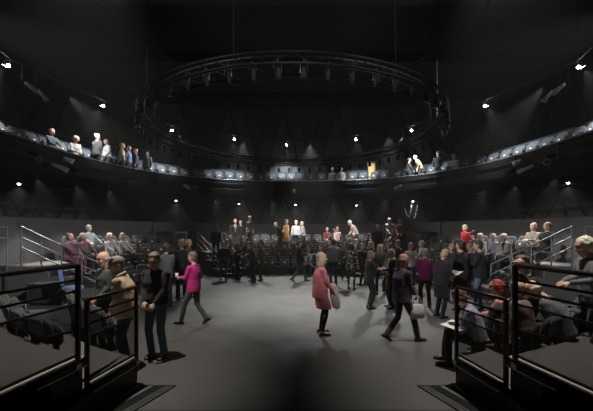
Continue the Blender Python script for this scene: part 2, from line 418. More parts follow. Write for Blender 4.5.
ROWR = [5.72, 6.52, 7.32, 8.12]               # seat radii (row 0 stands on the stage floor)
ROWZ = [0.002, .364, .714, 1.064]
RN = ['front row', 'second row', 'third row', 'back row']
ONES = ['', 'first', 'second', 'third', 'fourth', 'fifth', 'sixth', 'seventh', 'eighth', 'ninth', 'tenth', 'eleventh', 'twelfth', 'thirteenth', 'fourteenth', 'fifteenth', 'sixteenth', 'seventeenth', 'eighteenth', 'nineteenth', 'twentieth']
def nth(k, n): return 'leftmost' if k == 1 else ('rightmost' if k == n else (ONES[k] if k < 21 else ('twenty-' + ONES[k - 20])) + ' from the left')
def rows_of(a0, a1, bank_name, grp, rows=(0, 1, 2, 3)):
    for i in rows:
        r = ROWR[i]; n = int(R(a1 - a0) * r / .575)
        for k in range(n):
            a = a0 + (a1 - a0) * (k + .5) / n; p = pol(a, r, ROWZ[i])
            place_seat(p, heading(p), 'charcoal tip-up seat, %s in the %s of the %s' % (nth(k + 1, n), RN[i], bank_name), '%s seats, %s' % (grp, RN[i]))
rows_of(-26.5, 26.5, 'far bank', 'far bank')
rows_of(-81.5, -52.5, 'left bank', 'left bank')
rows_of(52.5, 81.5, 'right bank', 'right bank')

def take_seat(p):                             # the free seat next to a sitter; its cushion folds down
    c = [q for q in SEATS if not q[2] and abs(q[1].z - p.z) < .3 and (q[1] - p).length < .5]
    if not c: return None
    q = min(c, key=lambda q: (q[1] - p).length); q[2] = True
    h = V((0, -.15, .42)); Mr = Matrix.Rotation(R(-86), 3, 'X')
    for ch in q[0].children:
        if ch.name.startswith('tip_up_cushion'): ch.rotation_euler = (R(-86), 0, 0); ch.location = h - Mr @ h
    return q[0]

# ------------------------------------------------------------------ near banks beside the entrance
def near_x(y, s): return s * (2.21 + .18 * (4.45 - y))
for s, side in ((-1, 'left'), (1, 'right')):
    t = empty('seating_bank', (s * 3.5, 3.5, 0), 0, 'near %s seating platform beside the entrance, with black side panels' % side, 'seating platform'); inv = V(t.location)
    def put(b, name, m, **k):
        b.v = [p - inv for p in b.v]; return b.obj(name, M[m], t, **k)
    def tier(y0, y1, z0, z1, grow, nm, m):
        # block between the vomitory line and the left/right; front edge follows the arc
        xs0, xs1 = near_x(y0, s), near_x(y1, s); b = MB(); n = 10
        def front(x, r):
            return CD - math.sqrt(max(0.1, r * r - x * x))
        r = grow; X0 = abs(near_x(4.45, 1)); XE = 4.5
        for i in range(n):
            xa = X0 + (XE - X0) * i / n; xb = X0 + (XE - X0) * (i + 1) / n
            ya, yb = front(xa, r), front(xb, r)
            c = [(s * (near_x(y0, 1) if i == 0 else xa), y0), (s * xb, y0), (s * xb, yb), (s * (near_x(ya, 1) if i == 0 else xa), ya)]
            if s < 0: c = c[::-1]
            b.hexa([(p[0], p[1], z0) for p in c] + [(p[0], p[1], z1) for p in c])
        put(b, nm, m)
    tier(-.6, 0, .002, .345, 5.98, 'deck_tier', 'black'); tier(-.6, 0, .345, .357, 5.98, 'deck_carpet', 'carpet')
    tier(-.6, 0, .358, .69, 6.82, 'deck_tier', 'black'); tier(-.6, 0, .69, .702, 6.82, 'deck_carpet', 'carpet')
    tier(-.6, 0, .703, 1.05, 8.0, 'deck_tier', 'black')
    # pale nosing strip and lower bead along the vomitory edge of each tier
    for (ya, yb, z) in ((4.42, 3.66, .358), (3.58, 2.15, .703)):
        for nm, z0, z1, o0, o1, m in (('edge_strip', z, z + .012, -.015, .10, 'nosing'), ('edge_bead', z - .10, z - .085, -.03, 0, 'alu'), ('edge_fascia', z - .08, z - .002, -.02, .0, 'riser')):
            b = MB(); c = [(near_x(ya, s) + s * o0, ya), (near_x(ya, s) + s * o1, ya), (near_x(yb, s) + s * o1, yb), (near_x(yb, s) + s * o0, yb)]
            b.hexa([(p[0], p[1], z0) for p in c] + [(p[0], p[1], z1) for p in c]); put(b, nm, m)
    # black railings with perforated panels
    for (ya, yb, z, nm) in ((4.44, 3.62, .36, 'lower'), (3.5, 1.9, .705, 'upper')):
        t2 = empty('guard_rail', (near_x(ya, s) + s * .01, ya, z), 0, 'black railing with perforated infill panel, %s tier of the near %s platform' % (nm, side), 'railing')
        a_ = V((0, 0, 0)); d = V((near_x(yb, s) - near_x(ya, s), yb - ya, 0)); H = .975 if nm == 'lower' else 1.03
        for k, (hh, rr) in enumerate(((H, .024), (H - .16, .014), (H - .28, .014), (H - .42, .012), (.05, .016))):
            MB().tube([a_ + V((0, 0, hh)), d + V((0, 0, hh))], rr, 8).obj(('top_rail', 'middle_rail', 'middle_rail', 'panel_rail', 'bottom_rail')[k], M['rail'], t2, True)
        for q in (0, 1):
            MB().box(d * q + V((0, 0, H / 2 - .1)), (.042, .042, H + .2)).obj('post', M['rail'], t2, bevel=.004)
        nrm = V((-d.y, d.x, 0)).normalized() * .002
        b = MB(); b.hexa([a_ - nrm + V((0, 0, .06)), a_ + nrm + V((0, 0, .06)), d + nrm + V((0, 0, .06)), d - nrm + V((0, 0, .06)),
                          a_ - nrm + V((0, 0, H - .42)), a_ + nrm + V((0, 0, H - .42)), d + nrm + V((0, 0, H - .42)), d - nrm + V((0, 0, H - .42))])
        b.obj('infill_panel', M['perf'], t2)
        MB().box(d * .02 + V((0, 0, -.06)), (.09, .09, .05)).obj('clamp', M['alu'], t2, bevel=.005)
    # entrance threshold: black plates with metal strips
    t3 = empty('threshold_grille', (s * 1.9, 3.6, 0), 0, 'black floor grille with metal strips at the foot of the near %s platform' % side, 'floor grille')
    b = MB(); c = [(s * .32, .76), (s * -.26, .76), (s * .54, -1.2), (s * .70, -1.2)]
    if s < 0: c = c[::-1]
    b.hexa([(p[0], p[1], .002) for p in c] + [(p[0], p[1], .014) for p in c]); b.obj('plate', M['black'], t3)
    for x0, wd_, L in ((-.235, .016, 1.85), (-.19, .016, 1.75), (-.145, .016, 1.65), (.04, .05, .95)):
        q0 = [(s * x0, .72), (s * (x0 + wd_), .72), (s * (x0 + wd_ + .41 * L), .72 - L), (s * (x0 + .41 * L), .72 - L)]
        MB().hexa([(p[0], p[1], .0145) for p in q0] + [(p[0], p[1], .020) for p in q0]).obj('metal_strip', M['alu'], t3)
    for r_, z_, i_ in ((5.55, .002, 0), (6.50, .36, 1)):
        for k in range(5):
            a = s * (180 - (34 + 5.9 * k if i_ == 0 else 29.5 + 5.2 * k))
            p = pol(a, r_, z_)
            o = place_seat(p, heading(p), 'charcoal tip-up seat, %s from the entrance in the %s of the near %s bank' % (('nearest', 'second', 'third', 'fourth', 'furthest')[k], RN[i_], side), 'near %s bank seats, %s' % (side, RN[i_]))
            if i_: o.scale = (1, 1, .74)

# ------------------------------------------------------------------ balcony
BZ = 4.70
bal = empty('balcony', pol(0, 9.4, BZ), 0, 'dark ring balcony with thin pale top rail round the whole hall', 'balcony'); inv = V(bal.location)
def bput(b, name, m, parent=None, **k):
    b.v = [p - inv for p in b.v]; return b.obj(name, M[m], parent or bal, **k)
def ring_block(r0, z0, z1, off=-.3, n=72, a0=-150, a1=150, r1=None):
    b = MB()
    for i in range(n):
        b0 = a0 + (a1 - a0) * i / n; b1 = a0 + (a1 - a0) * (i + 1) / n
        o0 = bpol(b0, r1) if r1 else wall_pt(b0, 0, off); o1 = bpol(b1, r1) if r1 else wall_pt(b1, 0, off)
        b.hexa([bpol(b0, r0, z0), o0 + V((0, 0, z0)), o1 + V((0, 0, z0)), bpol(b1, r0, z0),
                bpol(b0, r0, z1), o0 + V((0, 0, z1)), o1 + V((0, 0, z1)), bpol(b1, r0, z1)])
    return b
bput(ring_block(9.44, 4.42, BZ), 'deck', 'fascia')
bput(ring_block(9.40, 4.35, 5.16, r1=9.43), 'fascia', 'fascia')
bput(MB().tube([bpol(a, 9.42, 5.2) for a in range(-150, 151, 3)], .022, 6), 'top_rail', 'steel')
bput(MB().tube([bpol(a, 9.36, 4.98) for a in range(-150, 151, 3)], .016, 6), 'lighting_rail', 'black')
bput(MB().tube([bpol(a, 9.34, 4.62) for a in range(-150, 151, 3)], .016, 6), 'lighting_rail', 'black')
bput(ring_block(11.0, BZ + .001, 6.05, r1=11.08), 'back_board', 'balwall')
bput(ring_block(10.15, BZ + .001, BZ + .26, r1=10.99), 'deck_tier', 'fascia')
bput(ring_block(9.44, 5.0, 5.04, r1=9.62), 'ledge', 'fascia')
for a in range(-96, 97, 12):
    bput(MB().tube([bpol(a, 9.36, 4.5), bpol(a, 9.36, 5.16)], .02, 6), 'rail_bracket', 'truss')
# seats on the balcony
BA = [-101 + 202 * (i + .5) / 58 for i in range(58)]
for lo, hi, nm in ((-102, -33, 'left'), (-33, 33, 'far'), (33, 102, 'right')):
    sub = [a for a in BA if lo <= a < hi]
    for k, a in enumerate(sub):
        p = bpol(a, 10.35, BZ + .262)
        place_seat(p, heading(p), 'charcoal tip-up seat, %s on the %s stretch of the balcony' % (nth(k + 1, len(sub)), nm), 'balcony seats, %s stretch' % nm)
# amber-lit doorway at the back of the balcony
t = empty('lit_doorway', on_b(371.5, 10.95, BZ), 0, 'narrow amber-lit glazed doorway at the back of the balcony', 'doorway')
MB().box((-.22, 0, .9), (.05, .08, 1.8)).box((.22, 0, .9), (.05, .08, 1.8)).box((0, 0, 1.82), (.49, .08, .05)).box((0, 0, .72), (.44, .08, .05)).obj('frame', M['alu'], t)
MB().box((0, .0, .37), (.38, .02, .62)).box((0, 0, 1.26), (.38, .02, 1.0)).obj('pane', M['amber'], t)

# ------------------------------------------------------------------ ring truss with hanging lanterns
TZ0, TZ1 = 5.07, 5.27
tr = empty('ring_truss', (0, CD, TZ0), 0, 'circular black lighting truss hanging over the stage', 'lighting truss'); inv = V((0, CD, TZ0))
for r_, z_ in ((3.95, TZ0), (3.95, TZ1), (4.38, TZ0), (4.38, TZ1)):
    b = MB().tube([pol(a, r_, z_) for a in range(0, 360, 5)], .026, 8, True); b.v = [p - inv for p in b.v]; b.obj('chord', M['truss'], tr, True)
b = MB()
for i in range(72):
    a = i * 5
    for r_ in (3.95, 4.38):
        b.tube([pol(a, r_, TZ0 if i % 2 else TZ1), pol(a + 5, r_, TZ1 if i % 2 else TZ0)], .011, 4)
    b.tube([pol(a, 3.95, TZ0 if i % 2 else TZ1), pol(a + 5, 4.38, TZ0 if i % 2 else TZ1)], .011, 4)
b.v = [p - inv for p in b.v]; b.obj('lacing', M['truss'], tr)
for a in range(15, 360, 45):
    b = MB().tube([pol(a, 4.16, TZ1), pol(a, 4.16, 10.25)], .008, 5); b.v = [p - inv for p in b.v]; b.obj('hanging_cable', M['black'], tr)
b = MB().tube([pol(a, 4.2, TZ1 + .03 + .01 * math.sin(a)) for a in range(0, 360, 6)], .02, 6, True); b.v = [p - inv for p in b.v]; b.obj('cable_loom', M['cable'], tr, True)

def make_lantern(name, label, group, body='lampbody', lens='glassdark', L=.26, r=.085):
    # local: hangs from the origin, beam along -Z of the body
    t = empty(name, (0, 0, 0), 0, label, 'stage lamp', group)
    b = MB(); X, Y = V((1, 0, 0)), V((0, 1, 0))
    b.loft([(V((0, 0, -.10)), X, Y, r * .55, r * .55), (V((0, 0, -.13)), X, Y, r * .8, r * .8), (V((0, 0, -.13 - L * .55)), X, Y, r * .85, r * .85), (V((0, 0, -.13 - L * .6)), X, Y, r, r), (V((0, 0, -.13 - L)), X, Y, r * 1.08, r * 1.08)], 14)
    b.obj('housing', M[body], t, True)
    MB().tube([(0, 0, -.131 - L), (0, 0, -.137 - L)], r * .92, 14).obj('lens', M[lens], t)
    MB().tube([(-r * 1.15, 0, -.2), (-r * 1.15, 0, -.05), (0, 0, -.02), (r * 1.15, 0, -.05), (r * 1.15, 0, -.2)], .009, 5).obj('yoke', M['black'], t)
    MB().box((0, 0, .0), (.035, .05, .06)).obj('clamp', M['truss'], t)
    return t
lan0 = make_lantern('hanging_lantern', 'small black lantern hanging below the circular truss', 'lanterns on the circular truss', L=.17, r=.055)
NL = 60
LA = sorted((((i + .5) * 360 / NL + 180) % 360 - 180 for i in range(NL)))
i = 0
for nm, test in (('far', lambda a: abs(a) < 60), ('right', lambda a: 60 <= a <= 120), ('left', lambda a: -120 <= a <= -60), ('near', lambda a: abs(a) > 120)):
    sub = [a for a in LA if test(a)]; sub.sort(key=lambda a: math.sin(R(a)) if nm in ('far', 'near') else -math.cos(R(a)))
    for k, a in enumerate(sub):
        o = lan0 if i == 0 else copy_tree(lan0); i += 1
        o.location = pol(a, 4.38, TZ0 + .02); o.rotation_euler = (0, 0, R(-a)); o['group'] = 'lanterns on the circular truss, %s side' % nm
        if nm in ('far', 'near'): o['label'] = 'small black lantern hanging %s on the %s side of the circular truss' % (nth(k + 1, len(sub)), nm)
        else: o['label'] = 'small black lantern hanging %s on the %s side of the circular truss' % ('nearest the camera' if k == 0 else ('furthest from the camera' if k == len(sub) - 1 else ONES[k + 1] + ' from the camera'), nm)
tr.location.x -= .1
for o in list(COL.objects):
    if o.name.startswith('hanging_lantern'): o.location.x -= .1
# higher, larger lighting ring and its beams
t = empty('upper_ring_truss', (0, CD, 9.15), 0, 'large faint double ring of black tube high above the circular truss', 'lighting truss'); inv = V((0, CD, 9.15))
for r_, z_ in ((5.9, 9.15), (6.35, 9.3)):
    b = MB().tube([pol(a, r_, z_) for a in range(0, 360, 5)], .04, 8, True); b.v = [p - inv for p in b.v]; b.obj('ring_tube', M['truss'], t, True)
for a in range(0, 360, 15):
    b = MB().tube([pol(a, 5.9, 9.15), pol(a, 6.35, 9.3), pol(a, 6.35, 10.39)], .016, 5)
    b.v = [p - inv for p in b.v]; b.obj('hanger_bar', M['truss'], t)
cw = empty('lighting_bar', (0, CD, 7.5), 0, 'dark lighting bar running round the hall above the balcony', 'lighting bar'); inv = V((0, CD, 7.5))
bp_ = [pol(-150, 9.1, 0), pol(-125, 9.1, 0)] + [outw(x, y, .12) for x, y in UP] + [pol(125, 9.1, 0), pol(150, 9.1, 0)]
b = MB().tube([p + V((0, 0, UPZ + .14)) for p in bp_], .03, 6); b.v = [p - inv for p in b.v]; b.obj('bar', M['black'], cw, True)
for p in bp_:
    b = MB().tube([p + V((0, 0, UPZ + .14)), p + V((0, 0, 10.39))], .015, 5); b.v = [q - inv for q in b.v]; b.obj('hanger', M['black'], cw)

def lamp_at(p, tgt, name, label, group, body, lens, L, r, cat=None):
    t = make_lantern(name, label, group, body, lens, L, r); t.location = p
    t.rotation_euler = (V(tgt) - V(p)).to_track_quat('-Z', 'Y').to_euler(); return t
upname = ['at the far left edge of the photo', 'second from the left', 'behind the left of the circular truss', 'between the left lamps and the centre', 'nearest the centre', 'right of the centre', 'behind the right of the circular truss', 'over the empty right balcony seats', 'at the far right edge of the photo']
for i, (x, y) in enumerate(UP):
    p = outw(x, y, .12) + V((0, 0, UPZ + .10))
    fl = lamp_at(p, outw(x, y, 2.3) + V((0, 0, 4.8)), 'flood_lamp', 'bright white lamp high above the balcony, ' + upname[i], 'high lamps above the balcony', 'lampbody', 'lens', .1, .075)
    # the bare glowing source seen as a star
    s_ = MB().ball((0, 0, 0), (.05, .05, .05)).obj('lamp_globe', M['lens'], None, True)
    s_.location = (0, -.11, -.16); s_.parent = fl
sofn = ['far left', 'left, over the left bank', 'left of the centre', 'centre', 'right of the centre', 'right, over the right far entrance', 'far right']
for i, (x, y, SOFZ) in enumerate(SOF):
    t = empty('downlight', V((x, y, SOFZ)), 0, 'small bright downlight under the balcony, ' + sofn[i], 'downlight', 'downlights under the balcony')
    MB().tube([(0, 0, .02), (0, 0, .12)], .07, 12).obj('housing', M['lampbody'], t, True)
    MB().tube([(0, 0, .12), (0, 0, 4.43 - SOFZ)], .015, 6).obj('stem', M['black'], t)
    MB().ball((0, 0, .0), (.05, .05, .035)).obj('lens', M['lens_soft'], t, True)

# clusters of lanterns on bars
def cluster(px, r, z, label, spec, hi=False):
    p = on_r(px, r, z) if hi else on_b(px, r, z); a = math.degrees(math.atan2(p.x, p.y - CD)); grp = 'lanterns ' + label
    tx = V((math.cos(R(a)), -math.sin(R(a)), 0)); ou = V((math.sin(R(a)), math.cos(R(a)), 0))
    for k, (dx, dz, out, body, L, rr, td) in enumerate(spec):
        q = p + tx * dx + V((0, 0, dz)); 
        tgt = q - ou * out + tx * td[0] + V((0, 0, td[1]))
        wh = nth(k + 1, len(spec)) + ' ' if len(spec) > 1 else ''
        if hi: mb = MB().tube([q - V((0, CD, 7.5)), V((q.x, q.y - CD, .14))], .012, 5).obj('drop_bar', M['black'], cw)
        else: mb = MB().tube([q - V(bal.location), q + ou * .30 - V(bal.location)], .012, 5).obj('lamp_bracket', M['black'], bal)
        lamp_at(q, tgt, 'stage_lantern', '%s stage lantern %s%s' % ('silver' if body == 'lampalu' else 'black', (wh + 'of those ') if wh else '', label), grp + (' silver' if body == 'lampalu' else ' black'), body, 'glassdark', L, rr)
sp = [(-.75, -.1, 1, 'lampbody', .3, .1, (.3, -.4)), (-.35, -.28, 1, 'lampalu', .42, .1, (-.9, -.3)), (.05, -.3, 1, 'lampalu', .5, .08, (1.2, -.6)), (.55, .0, 1, 'lampalu', .3, .1, (.8, -.5)), (.9, -.25, 1, 'lampbody', .3, .1, (.2, -.8))]
cluster(47, 9.15, 4.85, 'on the balcony front at the left', sp)
cluster(538, 9.15, 4.85, 'on the balcony front at the right', [(-a, b, c, d, e, f, (-g[0], g[1])) for a, b, c, d, e, f, g in sp])
cluster(122, 9.2, 4.75, 'below the standing balcony visitors', [(0, -.1, 1, 'lampbody', .3, .09, (.4, -.6)), (.5, -.1, 1, 'lampbody', .3, .09, (-.4, -.6))])
cluster(182, 9.2, 4.7, 'on the far left balcony front', [(0, 0, .6, 'lampalu', .42, .09, (.5, -.4)), (.6, .1, 1, 'lampbody', .25, .08, (0, -.8))])
cluster(294, 9.2, 4.75, 'at the middle of the balcony front', [(0, 0, .4, 'lampalu', .26, .11, (.0, -1))])
cluster(403, 9.2, 4.7, 'on the far right balcony front', [(0, 0, .6, 'lampalu', .42, .09, (-.6, -.4)), (-.7, 0, 1, 'lampbody', .25, .08, (0, -.8))])
cluster(22, 9.1, 7.25, 'on the high bar at the left', [(0, -.1, .3, 'lampalu', .4, .08, (.8, -.5)), (.5, -.1, .3, 'lampalu', .4, .08, (.6, -.7))], hi=True)
cluster(568, 9.1, 7.25, 'on the high bar at the right', [(0, -.1, .3, 'lampalu', .4, .08, (-.8, -.5)), (-.5, -.1, .3, 'lampalu', .4, .08, (-.6, -.7))], hi=True)
cluster(179, 9.1, 7.2, 'on the high bar behind the truss, left', [(0, 0, .4, 'lampalu', .4, .09, (.3, -1))], hi=True)
cluster(403, 9.1, 7.2, 'on the high bar behind the truss, right', [(0, 0, .4, 'lampalu', .4, .09, (-.5, -1))], hi=True)
cluster(286, 9.1, 7.1, 'on the high bar behind the truss, centre', [(0, 0, .4, 'lampalu', .36, .08, (-.2, -1))], hi=True)
for k, a in enumerate(TOPL):  # lantern bodies added to carry the spots that brighten the top rows
    p = pol(a, 8.98, 4.30); nm = ('far', 'left', 'right')[0 if abs(a) < 40 else (1 if a < 0 else 2)]
    sub = sorted(x for x in TOPL if (abs(x) < 40) == (abs(a) < 40) and (abs(a) < 40 or x * a > 0))
    lamp_at(p, pol(a, 7.9, 1.6), 'added_edge_lantern', 'added black lantern under the balcony edge, %s over the %s bank' % (nth(sub.index(a) + 1, len(sub)), nm), 'added lanterns under the balcony edge', 'lampbody', 'glassdark', .12, .05)
    MB().tube([p - V(bal.location), bpol(a, 9.42, 4.36) - V(bal.location)], .012, 5).obj('lamp_bracket', M['black'], bal)
# cable loops on the wall beside the right far entrance
for k, (x, l) in enumerate(((408, 'left'), (414, 'right'))):
    p = on_b(x, 9.95, 4.42); b = MB()
    b.tube([V((-.3 + .6 * q / 10 * 1, 0, -1.5 * math.sin(math.pi * q / 10) ** .8)) for q in range(11)], .016, 6)
    o = b.obj('cable_loop', M['cable'], None, True); o.location = p; tag(o, 'black cable loop hanging from the balcony underside, %s one' % l, 'cable')

# ------------------------------------------------------------------ stage manager's desk and blue chair, at the left exit
t = empty('desk', Pt(52, 302, 9.35) * 1, 0, 'low dark desk beside the blue swivel chair at the left exit', 'desk'); t.location.z = 0.002
MB().box((0, 0, .60), (1.05, .6, .04)).obj('desk_top', M['riser'], t, bevel=.006)
for s in (-1, 1): MB().box((s * .49, 0, .29), (.035, .56, .58)).obj('side_panel', M['desk'], t)
MB().box((0, -.24, .32), (.94, .03, .5)).obj('front_panel', M['desk'], t)
def swivel(p, rz, label):
    t = empty('swivel_chair', p, rz, label, 'chair'); t.scale = (1.15, 1.15, 1.15); X, Y = V((1, 0, 0)), V((0, 1, 0))
    MB().loft([(V((0, -.02, z)), X, Y, rx, ry) for z, rx, ry in ((.44, .20, .19), (.455, .235, .22), (.49, .24, .225), (.51, .21, .2))], 18, 0, 3).obj('seat', M['blueseat'], t, True)
    MB().loft([(V((0, y, z)), X, Y, rx, .03) for z, y, rx in ((.56, -.225, .15), (.60, -.235, .205), (.75, -.25, .22), (.9, -.275, .205), (.96, -.29, .15))], 16, 0, 3).obj('backrest', M['blueseat'], t, True)
    MB().tube([(0, -.1, .43), (0, -.24, .44), (0, -.27, .6), (0, -.28, .8)], .016, 6).obj('back_bar', M['black'], t, True)
    MB().tube([(0, 0, .1), (0, 0, .44)], [.03, .022], 10).obj('gas_lift', M['black'], t, True)
    for k in range(5):
        a = k * 72; c, s_ = math.cos(R(a)), math.sin(R(a))
        l = MB().tube([(0, 0, .12), (c * .28, s_ * .28, .075)], [.025, .015], 6).obj('leg', M['alu'], t, True)
        MB().tube([(c * .28 - s_ * .02, s_ * .28 + c * .02, .032), (c * .28 + s_ * .02, s_ * .28 - c * .02, .032)], .028, 10).obj('caster', M['black'], l, True)
q = Pt(74, 300, 8.9); swivel((q.x, q.y, .004), R(-60), 'blue fabric swivel chair beside the low desk at the left exit')

# ------------------------------------------------------------------ people
_mc = {}
def cmat(kind, col):
    k = (kind, tuple(col))
    if k not in _mc:
        if kind == 'skin': m = mat('skin', col, .55, noise=.08, nscale=20)
        elif kind == 'hair': m = mat('hair', col, .6, noise=.3, nscale=70)
        elif kind == 'shoe': m = mat('shoe_leather', col, .4, noise=.1)
        elif kind == 'pattern':
            m = mat('patterned_cloth', col, .85)
            nt = m.node_tree; tc = nt.nodes.new('ShaderNodeTexCoord'); v = nt.nodes.new('ShaderNodeTexVoronoi'); v.inputs['Scale'].default_value = 16
            nt.links.new(tc.outputs['Object'], v.inputs['Vector']); g = nt.nodes.new('ShaderNodeMath'); g.operation = 'GREATER_THAN'; g.inputs[1].default_value = .42
            nt.links.new(v.outputs['Distance'], g.inputs[0]); mx = nt.nodes.new('ShaderNodeMixRGB'); nt.links.new(g.outputs[0], mx.inputs[0])
            mx.inputs[1].default_value = tuple(col) + (1,); mx.inputs[2].default_value = (.03, .03, .03, 1)
            nt.links.new(mx.outputs[0], nt.nodes['Principled BSDF'].inputs['Base Color'])
        elif kind == 'stripe':
            m = mat('striped_cloth', col, .85)
            nt = m.node_tree; tc = nt.nodes.new('ShaderNodeTexCoord'); v = nt.nodes.new('ShaderNodeTexWave'); v.inputs['Scale'].default_value = 14
            v.bands_direction = 'X'; v.inputs['Distortion'].default_value = .6
            nt.links.new(tc.outputs['Object'], v.inputs['Vector']); mx = nt.nodes.new('ShaderNodeMixRGB'); nt.links.new(v.outputs['Fac'], mx.inputs[0])
            mx.inputs[1].default_value = tuple(col) + (1,); mx.inputs[2].default_value = (col[0] * .35, col[1] * .3, col[2] * .45, 1)
            nt.links.new(mx.outputs[0], nt.nodes['Principled BSDF'].inputs['Base Color'])
        else: m = mat('cloth', col, .85, noise=.14, nscale=9, sheen=.15)
        _mc[k] = m
    return _mc[k]
EYE = mat('dark_eye', (.03, .02, .02), .3); LIP = mat('lip', (.42, .16, .14), .5, noise=.05); BROW = mat('brow', (.12, .08, .06), .7)
WR = bpy.data.textures.new('cloth_folds', 'CLOUDS'); WR.noise_scale = .09; WR.noise_depth = 2
HR = bpy.data.textures.new('hair_locks', 'CLOUDS'); HR.noise_scale = .035; HR.noise_depth = 2
X0, Y0, Z0 = V((1, 0, 0)), V((0, 1, 0)), V((0, 0, 1))
def rx(a): return Matrix.Rotation(-a, 3, 'X')      # positive = lean forward (+Y)
def ik(a, b, l1, l2, pole):
    d = b - a; L = min(d.length, (l1 + l2) * .995); d = d.normalized(); b2 = a + d * L
    q = (l1 * l1 - l2 * l2 + L * L) / (2 * L); h = math.sqrt(max(0, l1 * l1 - q * q))
    pp = (pole - d * pole.dot(d)).normalized()
    return a + d * q + pp * h, b2
def limb(b, pts, rs, n=10, fl=1.0):
    secs = []
    for i, p in enumerate(pts):
        a = pts[max(0, i - 1)]; c = pts[min(len(pts) - 1, i + 1)]; t = (c - a).normalized()
        X = t.cross(Y0 if abs(t.y) < .8 else Z0).normalized(); Y = X.cross(t).normalized()
        secs.append((p, X, Y, rs[i], rs[i] * fl))
    e0 = pts[0] - (pts[1] - pts[0]).normalized() * rs[0] * .6; e1 = pts[-1] + (pts[-1] - pts[-2]).normalized() * rs[-1] * .6
    secs = [(e0, secs[0][1], secs[0][2], rs[0] * .6, rs[0] * .6)] + secs + [(e1, secs[-1][1], secs[-1][2], rs[-1] * .6, rs[-1] * .6)]
    b.loft(secs, n)
def lerp(a, b, q): return a + (b - a) * q

# hand targets in the chest frame (x outwards, y forward, z up from the shoulder line, metres)
ARM = {'down': (.26, .06, -.54), 'hold': (.08, .33, -.28), 'low': (.10, .24, -.44), 'cross': (-.10, .22, -.24), 'raise': (.05, .34, .02),
       'face': (-.13, .17, .10), 'point': (.30, .46, -.12), 'hip': (.27, .03, -.40), 'lap': (.10, .36, -.40), 'rail': (.16, .40, -.32), 'back': (.10, -.18, -.42), 'rest': (.24, .30, -.38)}
JOBS = []
def skinned(b, name, mats, root, vox, folds=0.0, tex=None, smooth=2, asg=None):
    o = b.obj(name, mats, root)
    r = o.modifiers.new('r', 'REMESH'); r.mode = 'VOXEL'; r.voxel_size = vox; r.use_smooth_shade = True
    if folds:
        d = o.modifiers.new('d', 'DISPLACE'); d.texture = tex or WR; d.strength = folds; d.mid_level = .5; d.texture_coords = 'LOCAL'
    sm = o.modifiers.new('s', 'SMOOTH'); sm.iterations = smooth; sm.factor = .5
    JOBS.append((o, asg)); return o

